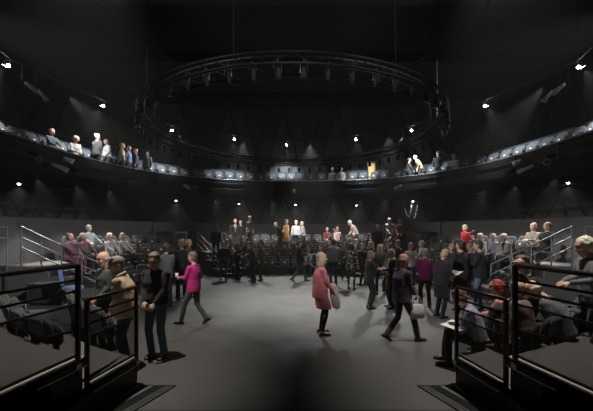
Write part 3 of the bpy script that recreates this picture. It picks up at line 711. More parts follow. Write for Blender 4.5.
def person(pos, face, label, H=1.72, pose='stand', lean=0, top=(.02, .02, .02), topk='cloth', style='jacket', inner=None, legs=(.02, .02, .022), skin=(.62, .38, .28),
           hair='short', hc=(.10, .07, .05), arms=('down', 'down'), wid=1.0, nod=0, turn=0, side=0, shoe=(.02, .02, .02), seat=.45, scarf=None, group=None, low=False, bow=0, glasses=False):
    root = empty('person', pos, R(face), label, 'person', group)
    dist = math.hypot(pos[0], pos[1]); s = H / 1.75; wid *= 1.1; sb = s
    vb = .0085 if dist < 7 else (.0105 if dist < 10 else .015); vc = .014 if dist < 7 else (.017 if dist < 10 else .022)
    A = R(lean)
    sit = pose.startswith('sit')
    pz = (seat + .09) if sit else (.945 * s if pose == 'stand' else .915 * s)
    pel = V((0, 0, pz)); RA = rx(A * .6); RB = rx(A); RC = rx(A * 1.15)
    if sit: pel.y = -.02
    wa = pel + RA @ V((0, 0, .17 * s)); chm = wa + RB @ V((0, 0, .17 * s)); sh = chm + RC @ V((0, 0, .14 * s)); nb = sh + RC @ V((0, .0, .055 * s))
    hd = Matrix.Rotation(R(turn), 3, 'Z') @ rx(A * .6 + R(nod)); hc_ = nb + rx(A + R(nod) * .5) @ V((0, .01, .045 * s)) + hd @ V((0, .012, .115 * s))
    # legs
    hips, knees, ank = [], [], []
    for k, sg in enumerate((-1, 1)):
        h = pel + V((sg * .09 * s, 0, -.03)); hips.append(h)
        if sit: f = V((sg * (.11 + .03 * random.random()), .43 * s + .04 * random.uniform(-1, 1), .085)); pole = V((sg * .15, 1, 1.2))
        elif pose == 'walk': f = V((sg * .085, .30 * s if k == side else -.30 * s, .085 if k == side else .13)); pole = V((sg * .05, 1, .1))
        elif pose == 'step': f = V((sg * .10, .12 * s if k == side else -.02, .26 if k == side else .085)); pole = V((sg * .05, 1, .1))
        else: f = V((sg * (.10 + .03 * random.random()), .05 * random.uniform(-1, 1), .085)); pole = V((sg * .08, 1, 0))
        kn, an = ik(h, f, .43 * s, .42 * s, pole); knees.append(kn); ank.append(an)
    # arms
    shl, elb, wri = [], [], []
    for k, sg in enumerate((-1, 1)):
        q = sh + RC @ V((sg * .165 * s * wid ** .5, 0, -.015)); shl.append(q)
        t = ARM[arms[k]]; jit = V((random.uniform(-.02, .02), random.uniform(-.03, .02), random.uniform(-.02, .02)))
        fr = RC if arms[k] not in ('down', 'hip') else rx(A * .35)
        tgt = sh + fr @ (V((sg * t[0], t[1], t[2])) * s + jit)
        e, w_ = ik(q, tgt, .275 * s, .245 * s, V((sg * .55, -.75, -.5)))
        elb.append(e); wri.append(w_)
    # body, one continuous skin
    b = MB(); T = lambda c, M_, a, d: (c, M_ @ X0, M_ @ Y0, a * s, d * s)
    b.loft([T(pel + RA @ V((0, 0, -.10 * s)), RA, .07, .06), T(pel + RA @ V((0, 0, -.05 * s)), RA, .135, .09), T(pel, RA, .145, .10), T(wa, RB, .125, .085), T(chm, RB, .145, .10), T(lerp(chm, sh, .6), RC, .15, .09),
            T(sh, RC, .12, .07), T(lerp(sh, nb, .6), RC, .065, .058), T(nb, RC, .052, .054), T(lerp(nb, hc_, .55), hd, .05, .052), T(lerp(nb, hc_, .8), hd, .045, .045)], 14)
    s = sb * 1.08
    hs = [(-.118, .018, .02, .055), (-.108, .036, .035, .046), (-.085, .05, .058, .028), (-.05, .062, .08, .010), (-.015, .071, .092, .002), (.02, .0755, .098, -.002), (.055, .074, .097, -.006), (.085, .061, .08, -.01), (.106, .038, .052, -.012), (.114, .012, .018, -.012)]
    hp = lambda x, y, z: hc_ + hd @ (V((x, y, z)) * sb * 1.08)
    b.loft([(hp(0, y, z), hd @ X0, hd @ Y0, a * s, d * s) for z, a, d, y in hs], 16)
    b.ball(hp(0, .100, -.018), (.013 * s, .019 * s, .026 * s), hd, 8, 6); b.ball(hp(0, .108, -.034), (.017 * s, .014 * s, .012 * s), hd, 8, 6)
    b.ball(hp(0, .085, .036), (.05 * s, .015 * s, .012 * s), hd, 8, 6); b.ball(hp(0, .084, -.066), (.025 * s, .014 * s, .011 * s), hd, 8, 6)
    for sg in (-1, 1):
        b.ball(hp(sg * .076, -.008, -.012), (.012 * s, .02 * s, .033 * s), hd, 8, 6)
        b.ball(hp(sg * .04, .062, -.028), (.025 * s, .025 * s, .022 * s), hd, 8, 6)
    s = sb
    for k, sg in enumerate((-1, 1)):
        limb(b, [hips[k], lerp(hips[k], knees[k], .5), knees[k], lerp(knees[k], ank[k], .35), ank[k]], [.075 * s, .062 * s, .046 * s, .046 * s, .03 * s])
        limb(b, [ank[k], ank[k] + V((0, .09, -.05)) * s], [.03 * s, .028 * s], 8)
        limb(b, [shl[k], lerp(shl[k], elb[k], .5), elb[k], lerp(elb[k], wri[k], .4), wri[k]], [.042 * s, .038 * s, .032 * s, .033 * s, .024 * s], 8)
        fd = (wri[k] - elb[k]).normalized(); inw = V((-sg, 0, 0)) if arms[k] in ('down', 'hip', 'back') else V((-sg * .5, 0, -.9))
        if arms[k] == 'face': inw = V((0, -1, 0))
        nn = (inw - fd * inw.dot(fd)).normalized(); sd = fd.cross(nn) * (-sg)       # sd: towards the thumb
        if sd.dot(V((0, 1, .3))) < 0: sd = -sd
        W = wri[k]
        b.loft([(W - fd * .01, sd, nn, .022, .016), (W + fd * .02, sd, nn, .03, .016), (W + fd * .06, sd, nn, .041, .015), (W + fd * .09, sd, nn, .040, .012), (W + fd * .098, sd, nn, .034, .009)], 10)
        fr_ = .0095 if vb < .01 else .0115
        cl = .55 if arms[k] in ('down', 'back') else .8
        for j in range(4):
            L = (.074, .084, .078, .06)[j]; p = W + fd * .09 + sd * (.030 - .0205 * j); pts = [p - fd * .02, p]; ang = 0
            for u in (.42, .33, .25):
                ang += cl * .55; p = p + (fd * math.cos(ang) + nn * math.sin(ang)) * L * u; pts.append(p)
            limb(b, pts, [fr_, fr_, fr_ * .95, fr_ * .88, fr_ * .8], 6)
        p = W + fd * .025 + sd * .028; pts = [p - sd * .01, p + sd * .025 + fd * .028 + nn * .01, p + sd * .032 + fd * .058 + nn * .025]
        limb(b, pts, [fr_ * 1.25, fr_ * 1.1, fr_ * .9], 6)
    hi = hd.inverted()
    def asg(me, hi=hi, hc_=hc_, s=sb * 1.08):
        for p in me.polygons:
            c = hi @ (p.center - hc_) / s
            if c.y > .06 and abs(c.z) < .1 and abs(c.x) < .06:
                if (abs(c.x) - .031) ** 2 / .016 ** 2 + (c.z - .012) ** 2 / .008 ** 2 < 1: p.material_index = 1
                elif abs(c.x) < .026 and abs(c.z + .066) < .0075: p.material_index = 2
                elif .014 < abs(c.x) < .05 and abs(c.z - .037) < .006: p.material_index = 3
    skinned(b, 'body', [cmat('skin', skin), EYE, LIP, BROW], root, vb, asg=asg)
    # trousers / tights
    legr = [.098, .082, .066, .064, .058] if style not in ('dress', 'tights') else [.08, .067, .05, .05, .034]
    if legs is not None:
        b = MB(); b.loft([T(pel + RA @ V((0, 0, -.125 * s)), RA, .08, .07), T(pel + RA @ V((0, 0, -.07 * s)), RA, .165 * wid ** .5, .115), T(pel + RA @ V((0, 0, .02 * s)), RA, .165 * wid ** .5, .12 * wid), T(pel + RA @ V((0, 0, .09 * s)), RA, .15 * wid ** .5, .11 * wid)], 14)
        for k in (0, 1):
            low_ = ank[k] + V((0, 0, -.02 * s)) if not (style in ('dress', 'tights')) else ank[k]
            limb(b, [hips[k], lerp(hips[k], knees[k], .5), knees[k], lerp(knees[k], ank[k], .4), low_], [r * s for r in legr])
        skinned(b, 'tights' if style in ('dress', 'tights') else 'trousers', [cmat('cloth', legs)], root, vc, .012)
    # upper garment
    b = MB(); wd = wid; hemz = {'sweater': -.04, 'jacket': -.13, 'shirt': -.06, 'coat': -.16, 'dress': -.16, 'tights': -.14}[style]
    secs = [T(pel + RA @ V((0, 0, hemz * s)), RA, .175 * wd ** .5, .125 * wd), T(pel + RA @ V((0, 0, -.01 * s)), RA, .172 * wd ** .5, .13 * wd), T(wa, RB, .152 * wd, .118 * wd), T(chm, RB, .172 * wd ** .7, .128 * wd ** .7), T(lerp(chm, sh, .6), RC, .18 * wd ** .6, .115), T(sh, RC, .16, .09), T(lerp(sh, nb, .35), RC, .095, .075), T(lerp(sh, nb, .75), RC, .068, .066)]
    if sit: secs = secs[1:]
    b.loft(secs, 16)
    if style in ('coat', 'dress', 'tights') and not sit:
        hem = .50 if style == 'coat' else (.56 if style == 'dress' else .72)
        c = lerp((knees[0] + knees[1]) / 2, pel, max(0, (hem - .5) / .45)); c.z = hem * s; c.y = (knees[0].y + knees[1].y) / 2 * .8
        spread = abs(knees[0].y - knees[1].y) * .4
        b.loft([(c, X0, Y0, .21 * s, (.17 + spread) * s), (lerp(c, pel, .5), X0, Y0, .195 * s, (.155 + spread * .6) * s), T(pel + RA @ V((0, 0, -.05 * s)), RA, .17 * wd ** .5, .128 * wd)], 16)
    elif style in ('coat', 'dress') and sit:
        for k in (0, 1): limb(b, [hips[k], lerp(hips[k], knees[k], .8)], [.11 * s, .088 * s])
    elif style == 'jacket' and sit:
        for k in (0, 1): limb(b, [hips[k], lerp(hips[k], knees[k], .3)], [.115 * s, .09 * s])
    for k in (0, 1):
        cuff = lerp(elb[k], wri[k], .97)
        limb(b, [shl[k], lerp(shl[k], elb[k], .5), elb[k], lerp(elb[k], wri[k], .5), cuff], [.066 * s, .06 * s, .053 * s, .048 * s, .04 * s])
    if style in ('jacket', 'coat', 'shirt'):   # collar
        pts = [nb + RC @ V((.066 * math.sin(R(q)) * s, (.066 * math.cos(R(q)) - .004) * s, (-.012 - .02 * (1 + math.cos(R(q)))) * s)) for q in range(30, 331, 30)]
        limb(b, pts, [.018] * len(pts), 6)
    BI = RC.inverted()
    def asg2(me, BI=BI, chm=chm, s=s):
        for p in me.polygons:
            c = BI @ (p.center - chm) / s
            if c.y > .04 and -.22 < c.z < .22 and abs(c.x) < .018 + max(0, c.z + .08) * .28: p.material_index = 1
    tm = [cmat(topk, top)] + ([cmat('cloth', inner)] if inner else [])
    nm = {'sweater': 'sweater', 'jacket': 'jacket', 'shirt': 'shirt', 'coat': 'coat', 'dress': 'dress', 'tights': 'tunic'}[style]
    skinned(b, nm, tm, root, vc, .016, asg=asg2 if inner else None)
    if scarf:
        b = MB(); pts = [nb + RC @ V((.078 * math.sin(R(q)), .078 * math.cos(R(q)), -.01 - .02 * math.cos(R(q)))) * s for q in range(0, 361, 30)]
        limb(b, pts, [.028] * len(pts), 8)
        for sg in (-1, 1):
            limb(b, [nb + RC @ V((sg * .03, .09, -.03)), chm + RB @ V((sg * .05, .15, -.02)), wa + RB @ V((sg * .055, .15, .0)), pel + RA @ V((sg * .06, .15, .04))], [.03, .03, .03, .028], 8, .5)
        skinned(b, 'scarf', [cmat('cloth', scarf)], root, vc * .8, .012)
    # hair
    if hair != 'bald':
        s = sb * 1.08; b = MB(); E = lambda x, y, z, a, c, d: b.ball(hp(x, y, z), (a * s, c * s, d * s), hd, 14, 10)
        f_ = .010
        if hair in ('short', 'bob', 'long', 'bun', 'curly'): E(0, -.026, .039, .0865, .101, .094)
        if hair == 'short': E(.018, .018, .093, .05, .05, .032); E(-.035, .01, .095, .04, .05, .028); E(0, -.045, -.02, .083, .062, .085)
        if hair == 'curly': E(0, -.03, .03, .105, .105, .11); E(0, -.055, -.03, .1, .07, .09); f_ = .04
        if hair in ('bob', 'long'):
            for sg in (-1, 1): E(sg * .066, -.02, -.035, .03, .062, .085)
            E(0, -.06, -.04, .082, .048, .09)
        if hair == 'long': E(0, -.075, -.12, .085, .04, .11); E(-.07, -.01, -.1, .03, .04, .09); E(.07, -.01, -.1, .03, .04, .09)
        if hair == 'bun': E(0, -.12, .05, .045, .045, .045); E(0, -.045, -.02, .083, .06, .075)
        if hair == 'ring': E(0, -.05, -.012, .083, .062, .055); [E(sg * .07, -.02, -.005, .015, .045, .035) for sg in (-1, 1)]
        skinned(b, 'hair', [cmat('hair', hc)], root, vb * 1.25, f_, HR, 1)
    s = sb
    # shoes
    for k in (0, 1):
        a = ank[k]; tilt = 0.0 if (pose != 'walk' or k == side) else .55
        Mx = Matrix.Rotation(-tilt, 3, 'X'); o_ = a + V((0, 0, -.085)) * 1.0
        if tilt: o_ = a + Mx @ V((0, 0, -.075))
        b = MB(); secs = []
        for y, hw, h in ((-.075, .02, .03), (-.065, .032, .065), (-.03, .037, .085), (.02, .04, .08), (.07, .045, .06), (.13, .047, .045), (.165, .038, .036), (.185, .018, .024)):
            secs.append((o_ + Mx @ V((0, y, h / 2 + .001)) * 1.0, Mx @ X0, Mx @ Z0, hw, h / 2))
        b.loft(secs, 12, 0, 3.2); b.obj('shoe', cmat('shoe', shoe), root, True)
    root['_w'] = 0; del root['_w']
    P_ = Matrix.Rotation(R(face), 3, 'Z')
    return {'root': root, 'wrist': [V(pos) + P_ @ q for q in wri], 'fwd': P_ @ Y0, 'sit': sit, 'lap': V(pos) + P_ @ (lerp((hips[0] + hips[1]) / 2, (knees[0] + knees[1]) / 2, .7) + V((0, 0, .09)))}

BLK, CHR, GRY, NAVY, WHT, CREAM = (.012, .012, .013), (.035, .035, .038), (.16, .16, .165), (.02, .028, .06), (.72, .71, .70), (.62, .55, .45)
JEAN = (.13, .165, .21); PAL = (.80, .76, .70); BLND = (.55, .42, .26); WH = (.85, .83, .80); GH = (.38, .36, .34); BR = (.10, .06, .04); RED = (.5, .03, .03); GING = (.42, .2, .1)
PINKSK = (.72, .42, .34)
def G(x, d, z=.002): return V(((x - CXP) * d / F, d, z))     # on the floor at distance d along a column
def toward(p, x, d): q = G(x, d); return math.degrees(heading(p, q))
cup = None
ppl = {}
# ---- foreground and stage floor
ppl['blackman'] = person(G(157, 5.35), 172, 'man in black sweater and dark jeans standing by the left railing, hands together, looking down', 1.76, top=BLK, style='sweater', legs=JEAN, hc=(.2, .12, .07), arms=('low', 'low'), nod=22, lean=3, hair='short', wid=1.22, turn=12)
ppl['tan'] = person(G(127, 4.95), 100, 'person in tan jacket facing left behind the lower left railing', 1.72, top=(.62, .45, .27), style='jacket', hair='short', hc=(.34, .29, .24), arms=('low', 'low'), lean=12, nod=6, wid=1.3, legs=CHR, scarf=(.5, .42, .34))
ppl['greybald'] = person(G(106, 5.7), 150, 'bald man in grey sweater behind the tan jacket at the left', 1.74, top=(.09, .10, .10), style='sweater', hair='ring', hc=GH, arms=('low', 'down'), nod=12, legs=CHR, wid=1.1)
ppl['pink'] = person(G(194, 7.3), 75, 'woman in bright pink jumper walking left with a white cup', 1.66, 'walk', top=(.56, .02, .20), style='jacket', hair='short', hc=(.16, .11, .08), legs=(.09, .10, .085), arms=('hold', 'down'), side=0, nod=8, wid=1.1)
ppl['blacktall'] = person(G(182, 9.7), 20, 'tall man in long black coat seen from behind, beyond the pink jumper', 1.86, top=BLK, style='coat', hair='short', hc=(.3, .2, .12), legs=BLK, turn=30)
person(G(188.5, 10.4), 200, 'person mostly hidden behind the tall black coat, fair hair', 1.84, top=BLK, style='jacket', hair='short', hc=BLND, legs=BLK)
person(G(166, 8.9), 30, 'person in grey coat seen from behind, left of the tall black coat', 1.76, top=(.12, .125, .12), style='jacket', hair='short', hc=(.06, .05, .05), legs=CHR, arms=('down', 'low'))
ppl['reddress'] = person(G(320, 6.6), -78, 'woman in red-pink patterned dress and black tights at the centre of the stage', 1.66, top=(.85, .24, .28), style='dress', hair='long', hc=(.50, .38, .26), legs=BLK, arms=('down', 'low'), wid=1.2, lean=2, shoe=(.35, .28, .2))
ppl['purple'] = person(G(402, 6.15), -75, 'bald man in dark purple jacket striding right with a pale bag', 1.70, 'walk', top=(.045, .028, .06), style='jacket', hair='ring', hc=(.2, .15, .12), legs=(.03, .034, .05), arms=('down', 'low'), wid=1.28, side=1, nod=10, skin=(.5, .26, .18))
ppl['blazer'] = person(G(369.5, 8.8), -80, 'woman in black blazer and trousers holding out papers', 1.57, top=BLK, style='jacket', inner=(.6, .45, .38), hair='bob', hc=(.26, .17, .11), legs=BLK, arms=('hold', 'hold'), nod=10)
ppl['scarf'] = person(G(392, 8.9), 100, 'woman in black jacket with long cream scarf facing the black blazer', 1.60, top=BLK, style='jacket', hair='short', hc=(.58, .48, .34), legs=BLK, arms=('hold', 'low'), scarf=(.70, .58, .52), nod=6, glasses=True)
person(G(425, 8.9), -10, 'person in magenta jumper seen from behind, dark trousers', 1.62, top=(.22, .015, .12), style='jacket', hair='short', hc=(.30, .24, .2), legs=BLK, arms=('low', 'down'))
ppl['read'] = person(G(440, 7.9), -70, 'fair-haired person in long black coat bending over a programme', 1.68, top=BLK, style='coat', hair='short', hc=(.50, .36, .22), legs=BLK, arms=('hold', 'hold'), lean=9, nod=28, wid=1.08)
person(G(461, 8.5), 20, 'dark-haired man in black coat seen from behind, right of the stooping reader', 1.86, top=BLK, style='coat', hair='short', hc=(.04, .03, .03), legs=BLK, wid=1.15)
person(G(452, 9.8), 150, 'grey-haired person behind the two black coats on the right', 1.74, top=CHR, style='jacket', hair='short', hc=(.25, .18, .15), legs=CHR)
ppl['jeans'] = person(G(480, 8.6), 55, 'man in black jacket and pale jeans facing the black coats', 1.86, top=BLK, style='jacket', hair='short', hc=(.05, .045, .045), legs=(.10, .15, .21), arms=('hold', 'low'), wid=1.1, nod=12)
ppl['pattern'] = person(G(351, 11.7), -20, 'woman in black and white patterned coat seen from behind', 1.66, top=(.6, .6, .56), topk='pattern', style='tights', hair='bob', hc=(.07, .05, .04), legs=(.02, .03, .025), arms=('low', 'down'))
person(G(333.5, 12.6), 5, 'person in grey shirt and dark trousers seen from behind, centre right', 1.80, top=(.27, .28, .29), style='sweater', hair='short', hc=(.07, .05, .04), legs=CHR, arms=('down', 'low'), wid=1.1)
person(G(299, 13.6), -90, 'man in black coat and green trousers standing at the middle of the far bank', 1.74, 'walk', top=BLK, style='jacket', hair='short', hc=(.12, .07, .05), legs=(.02, .09, .06), arms=('hold', 'low'))
person(G(223.5, 14.0), 10, 'woman in short dark coat and tights at the foot of the left aisle steps', 1.66, top=BLK, style='tights', hair='bob', hc=(.25, .2, .16), legs=(.05, .035, .03))
person(G(253, 13.7), 75, 'person in dark coat reaching out to the left near the far bank', 1.68, top=(.05, .048, .042), style='jacket', hair='short', hc=(.2, .15, .11), legs=BLK, arms=('point', 'low'), lean=12)
person(G(261.5, 13.8), 95, 'person in olive jacket behind the one reaching out near the far bank', 1.74, top=(.08, .075, .055), style='jacket', hair='short', hc=(.12, .06, .04), legs=BLK)
person(G(236, 14.2), -60, 'person in black stooping forward at the left of the far bank', 1.60, top=BLK, style='jacket', hair='short', hc=(.2, .16, .12), legs=BLK, lean=22, arms=('low', 'low'))
for x, d, f_, lb, kw in (
    (362, 12.7, -150, 'person in dark plum jacket standing behind the black blazer', dict(top=(.05, .02, .03), hc=(.06, .04, .03), H=1.62)),
    (380, 10.9, 170, 'person in olive jacket between the blazer and the cream scarf', dict(top=(.09, .09, .07), hc=(.2, .13, .08), H=1.66, arms=('low', 'low'))),
    (371, 13.3, 30, 'person in charcoal jacket in the crowd below the red top on the steps', dict(top=CHR, hc=(.45, .38, .3), H=1.70)),
    (386, 13.6, -130, 'person in grey cardigan in the crowd at the foot of the right steps', dict(top=(.2, .19, .17), hc=(.3, .2, .12), H=1.74)),
    (398, 12.6, 40, 'man in navy jacket seen from behind in the crowd by the right handrail', dict(top=NAVY, hc=(.28, .2, .15), H=1.76)),
    (411, 12.0, 175, 'woman in white top with hair lit bright near the right handrail', dict(top=(.5, .46, .44), hc=(.62, .42, .3), H=1.68, hair='bob')),
    (422, 13.0, 80, 'person in white blouse behind the right handrail', dict(top=(.5, .47, .45), hc=(.4, .3, .22), H=1.72)),
    (345, 14.0, 160, 'person in pale patterned top left of the patterned coat', dict(top=(.3, .3, .27), topk='pattern', hc=BR, H=1.60)),
    (470, 10.2, -170, 'person with pale face between the black coats on the right', dict(top=CHR, hc=(.35, .3, .25), H=1.72)),
):
    person(G(x, d), f_, lb, **({'style': 'jacket', 'legs': BLK, 'arms': ('hold', 'down')} | kw))

# ---- people in the seats: x column, row
def faceC(p): return math.degrees(heading(p))
def sitrow(x, row, label, dr=.10, zoff=0, **kw):
    p = on_r(x, ROWR[row], ROWZ[row]); st = take_seat(p)
    if st: p = st.location.copy()
    c = V((0, CD, p.z)); p = p + (c - p).normalized() * dr; f_ = faceC(p) + kw.pop('rot', 0)
    kw = {'style': 'jacket', 'arms': ('lap', 'lap'), 'legs': CHR, 'pose': 'sit', 'lean': -4} | kw
    return person(p, f_, label, **kw)
def standrow(x, row, label, dr=.42, **kw):
    p = on_r(x, ROWR[row] - dr, ROWZ[row] if dr < .55 else ROWZ[max(row - 1, 0)]); f_ = kw.pop('face', faceC(p))
    kw = {'style': 'jacket', 'legs': CHR} | kw
    return person(p, f_, label, **kw)
sitrow(68, 2, 'seated woman in mauve top and purple trousers at the aisle end of the left bank', top=(.30, .13, .20), style='sweater', legs=(.22, .06, .16), hc=(.16, .08, .06), hair='bob', skin=PINKSK, rot=-15)
sitrow(82, 2, 'seated man in grey jacket and red jumper on the left bank', top=(.13, .13, .14), inner=(.62, .07, .08), hair='short', hc=GH, skin=PINKSK)
sitrow(106, 2, 'seated white-haired person in white shirt on the left bank', top=(.66, .66, .66), style='shirt', hair='short', hc=WH, skin=PINKSK, rot=-10)
sitrow(120, 2, 'seated fair woman in white top beside a black bag on the left bank', top=(.62, .60, .58), style='shirt', hair='bob', hc=(.6, .45, .3), rot=10)
sitrow(89, 3, 'seated person in pale blue-grey coat behind the red jumper on the left bank', top=(.25, .29, .32), hair='short', hc=GH, H=1.6, arms=('rest', 'rest'), lean=-6)
# far bank, top rows
standrow(216, 2, 'man in dark suit standing with his back turned on the left aisle steps', dr=.35, face=10, top=(.02, .022, .03), hc=(.08, .06, .05), H=1.72)
sitrow(224, 2, 'seated woman in white blouse beside the man in dark suit', top=(.62, .6, .58), style='shirt', hc=(.3, .15, .1), hair='bob')
standrow(235, 3, 'fair person in black jacket standing in the far bank, left of a pair', face=200, top=BLK, inner=(.25, .25, .25), hc=BLND, hair='short', skin=PINKSK, H=1.70)
standrow(240.5, 3, 'person in black with pink face turned, right of a pair in the far bank', face=150, top=BLK, hc=(.55, .35, .3), hair='ring', skin=PINKSK, H=1.64, turn=20)
ppl['perch'] = person(on_r(251, 8.35, 1.065 + .0), 150, 'bald person in grey jacket perched high at the back of the far bank', 1.80, 'sit', top=(.10, .11, .11), style='jacket', hair='bald', legs=BLK, arms=('lap', 'low'), seat=1.02, skin=PINKSK, lean=8)
standrow(281, 3, 'person in black coat stooping beside the orange-brown coat', face=100, top=BLK, hc=WH, lean=28, H=1.62, arms=('low', 'low'))
standrow(286.5, 3, 'white-haired person in long orange-brown coat standing in the far bank', face=120, top=(.50, .25, .07), style='coat', hc=WH, H=1.72, arms=('down', 'low'))
standrow(296, 3, 'white-haired person in pale grey cardigan standing near the middle of the far bank', face=0, top=(.62, .62, .62), hc=WH, H=1.66, style='sweater', legs=BLK, wid=1.15)
standrow(303.5, 3, 'fair woman in white patterned blouse standing near the middle of the far bank', face=100, top=(.7, .66, .66), style='sweater', topk='stripe', hc=(.6, .42, .3), H=1.60, arms=('low', 'low'), lean=8)
sitrow(326, 3, 'seated person in dark red top, back row of the far bank', top=(.14, .03, .03), hc=(.35, .2, .15), H=1.6)
sitrow(337, 3, 'seated person with a bright face in pinkish top, back row of the far bank', top=(.5, .35, .33), hc=(.6, .42, .32), H=1.66, arms=('face', 'lap'), style='shirt')
standrow(356, 3, 'white-haired man in cream top bending over a bag in the far bank', face=100, top=(.66, .52, .42), style='sweater', hc=WH, lean=30, H=1.74, arms=('low', 'hold'), legs=BLK, nod=15)
sitrow(359.5, 2, 'seated white-haired person in white shirt below the cream top', top=(.7, .66, .66), style='shirt', hc=WH, skin=PINKSK, H=1.7)
sitrow(369, 2, 'seated grey-haired person in grey coat beside the white shirt', top=(.22, .22, .22), hc=GH, H=1.66)
standrow(377.5, 2, 'man in dark jacket seen from behind below the group on the right steps', face=-10, top=(.025, .03, .04), hc=(.6, .55, .5), H=1.72)
p1 = on_r(389.5, 8.75, 1.066); person(p1, 175, 'woman in pale grey top at the head of the right aisle steps', 1.78, top=(.42, .42, .42), style='sweater', hc=(.45, .25, .2), hair='bob', legs=(.3, .26, .2), arms=('low', 'low'), skin=PINKSK)
p1 = on_r(400, 8.75, 1.066); person(p1, 160, 'person in brown-red jacket holding red cloth at the head of the right aisle steps', 1.72, top=(.2, .08, .07), inner=(.6, .04, .03), hc=(.35, .2, .16), hair='short', legs=BLK, arms=('low', 'low'), skin=PINKSK)
for x, row, lb, kw in (
    (246, 1, 'seated person in dark clothes in the second row, left of centre', dict(top=CHR, hc=(.3, .2, .14))),
    (316.5, 0, 'seated person in pale top in the front row at the centre of the far bank', dict(top=(.45, .42, .4), hc=(.5, .35, .25), style='shirt')),
    (306.5, 0, 'seated person in blue-grey top in the front row behind the green trousers', dict(top=(.2, .26, .3), hc=(.3, .25, .22))),
    (232, 0, 'seated person in black at the left end of the front row of the far bank', dict(top=BLK, hc=(.2, .13, .1))),
    (243, 0, 'seated person in charcoal in the front row behind the outstretched arm', dict(top=CHR, hc=(.12, .09, .07))),
    (326, 1, 'seated person in grey in the second row, right of centre', dict(top=(.12, .12, .12), hc=(.4, .3, .24))),
    (352, 1, 'seated dark-haired person in the second row behind the patterned coat', dict(top=CHR, hc=BR)),
): sitrow(x, row, lb, **kw)
# right bank
p1 = on_r(465, 7.35, .714); person(p1, -75, 'fair-haired woman in red jacket standing at the right bank with one arm out', 1.66, top=(.58, .02, .03), style='jacket', hair='bob', hc=(.62, .5, .36), legs=BLK, arms=('raise', 'hold'))
sitrow(484, 2, 'seated white-haired person in cream top on the right bank, nearest the red jacket', top=(.62, .58, .50), style='sweater', hc=WH, skin=PINKSK, lean=12, topk='pattern' if 0 else 'cloth')
sitrow(498, 2, 'seated white-haired person in pale blue patterned shirt on the right bank', top=(.55, .60, .68), style='shirt', topk='stripe', hc=WH, skin=PINKSK, lean=10, arms=('hold', 'hold'), nod=14)
sitrow(509.5, 2, 'seated white-haired person in grey top with dark waistcoat on the right bank', top=(.32, .31, .31), inner=BLK, hc=WH, skin=PINKSK, lean=10, nod=10, arms=('hold', 'lap'))
sitrow(535, 3, 'seated red-haired person in beige jacket in the back row of the right bank', top=(.30, .26, .20), hc=(.3, .14, .09), hair='bob', skin=PINKSK, arms=('hold', 'hold'), rot=12, zoff=0)
sitrow(549, 3, 'seated fair-haired person in black at the aisle end of the right bank', top=BLK, hc=(.45, .3, .2), hair='bob', skin=PINKSK, arms=('hold', 'lap'), rot=6)
# near right group
ppl['fur'] = person(V((3.50, 4.95, .362)), 100, 'seated man in black fur-hooded coat with white scarf, hand at his face', 1.78, 'sit', top=(.015, .015, .015), style='coat', hair='short', hc=(.16, .10, .07), legs=BLK, arms=('hold', 'face'), scarf=(.6, .55, .52), wid=1.25, lean=2, nod=4, turn=20, skin=PINKSK)
person(V((3.50, 4.22, .362)), 40, 'bald seated person with pink scalp below the fur-hooded coat', 1.66, 'sit', top=(.10, .11, .12), style='jacket', hair='ring', hc=(.72, .6, .46), legs=CHR, skin=(.78, .46, .36), lean=26, nod=34, arms=('low', 'low'), wid=1.1, seat=.30)
person(V((3.16, 4.42, .362)), 20, 'fair curly-haired child beside the bald head', 1.42, 'sit', top=(.2, .15, .12), style='sweater', hair='short', hc=(.6, .42, .24), legs=CHR, lean=14, seat=.3)
person(V((3.42, 5.3, .003)), 55, 'red-haired seated person in pink top behind the right railing', 1.62, 'sit', top=(.6, .25, .22), style='sweater', hair='curly', hc=(.36, .06, .05), legs=BLK, lean=10, arms=('lap', 'hold'))
ppl['stripe'] = person(V((2.78, 4.98, .003)), 68, 'seated man in pale striped shirt with dark trousers at the end of the right railing', 1.72, 'sit', top=(.50, .48, .56), topk='stripe', style='shirt', hair='short', hc=(.20, .11, .06), legs=BLK, lean=16, nod=25, arms=('lap', 'lap'), wid=1.15, seat=.36)
ppl['silver'] = person(V((4.1, 4.42, .362)), 80, 'white-haired woman in silver-grey jacket standing at the right edge of the photo', 1.66, top=(.15, .145, .16), style='jacket', hair='curly', hc=(.80, .72, .58), legs=BLK, arms=('hold', 'hold'), nod=14, wid=1.15, lean=6)
person(V((3.98, 3.72, .362)), 20, 'seated person in dark clothes low behind the upper right railing', 1.6, 'sit', top=BLK, style='jacket', hair='short', hc=BR, legs=BLK, lean=20, arms=('lap', 'rest'), seat=.25)
# ---- balcony
def balc(x, label, r=9.88, dz=0, **kw):
    p = on_b(x, r, BZ + .002 + dz); kw = {'style': 'jacket', 'legs': CHR, 'skin': PINKSK} | kw; f_ = kw.pop('face', faceC(p))
    return person(p, f_, label, **kw)
balc(52, 'seated person with red-brown hair in grey on the balcony, furthest left', pose='sit', r=10.02, seat=.5, top=(.12, .13, .13), hc=(.4, .17, .1), arms=('lap', 'lap'))
balc(74, 'person with ginger hair and pale top leaning on the balcony rail at the left', pose='sit', r=9.98, seat=.5, top=(.5, .42, .38), hc=(.5, .25, .14), hair='curly', lean=14, arms=('hold', 'hold'))
balc(97, 'white-haired man in olive-black jacket standing on the balcony, back turned', face=-20, top=(.05, .05, .038), hc=WH, H=1.78, wid=1.2)
balc(108, 'bald man in white shirt standing on the balcony', face=150, top=(.72, .71, .68), style='shirt', hair='ring', hc=WH, H=1.68, lean=6, arms=('low', 'low'))
balc(122, 'person with curly ginger hair and tan jacket standing on the balcony', face=-60, top=(.55, .38, .24), hc=(.55, .3, .15), hair='curly', H=1.70)
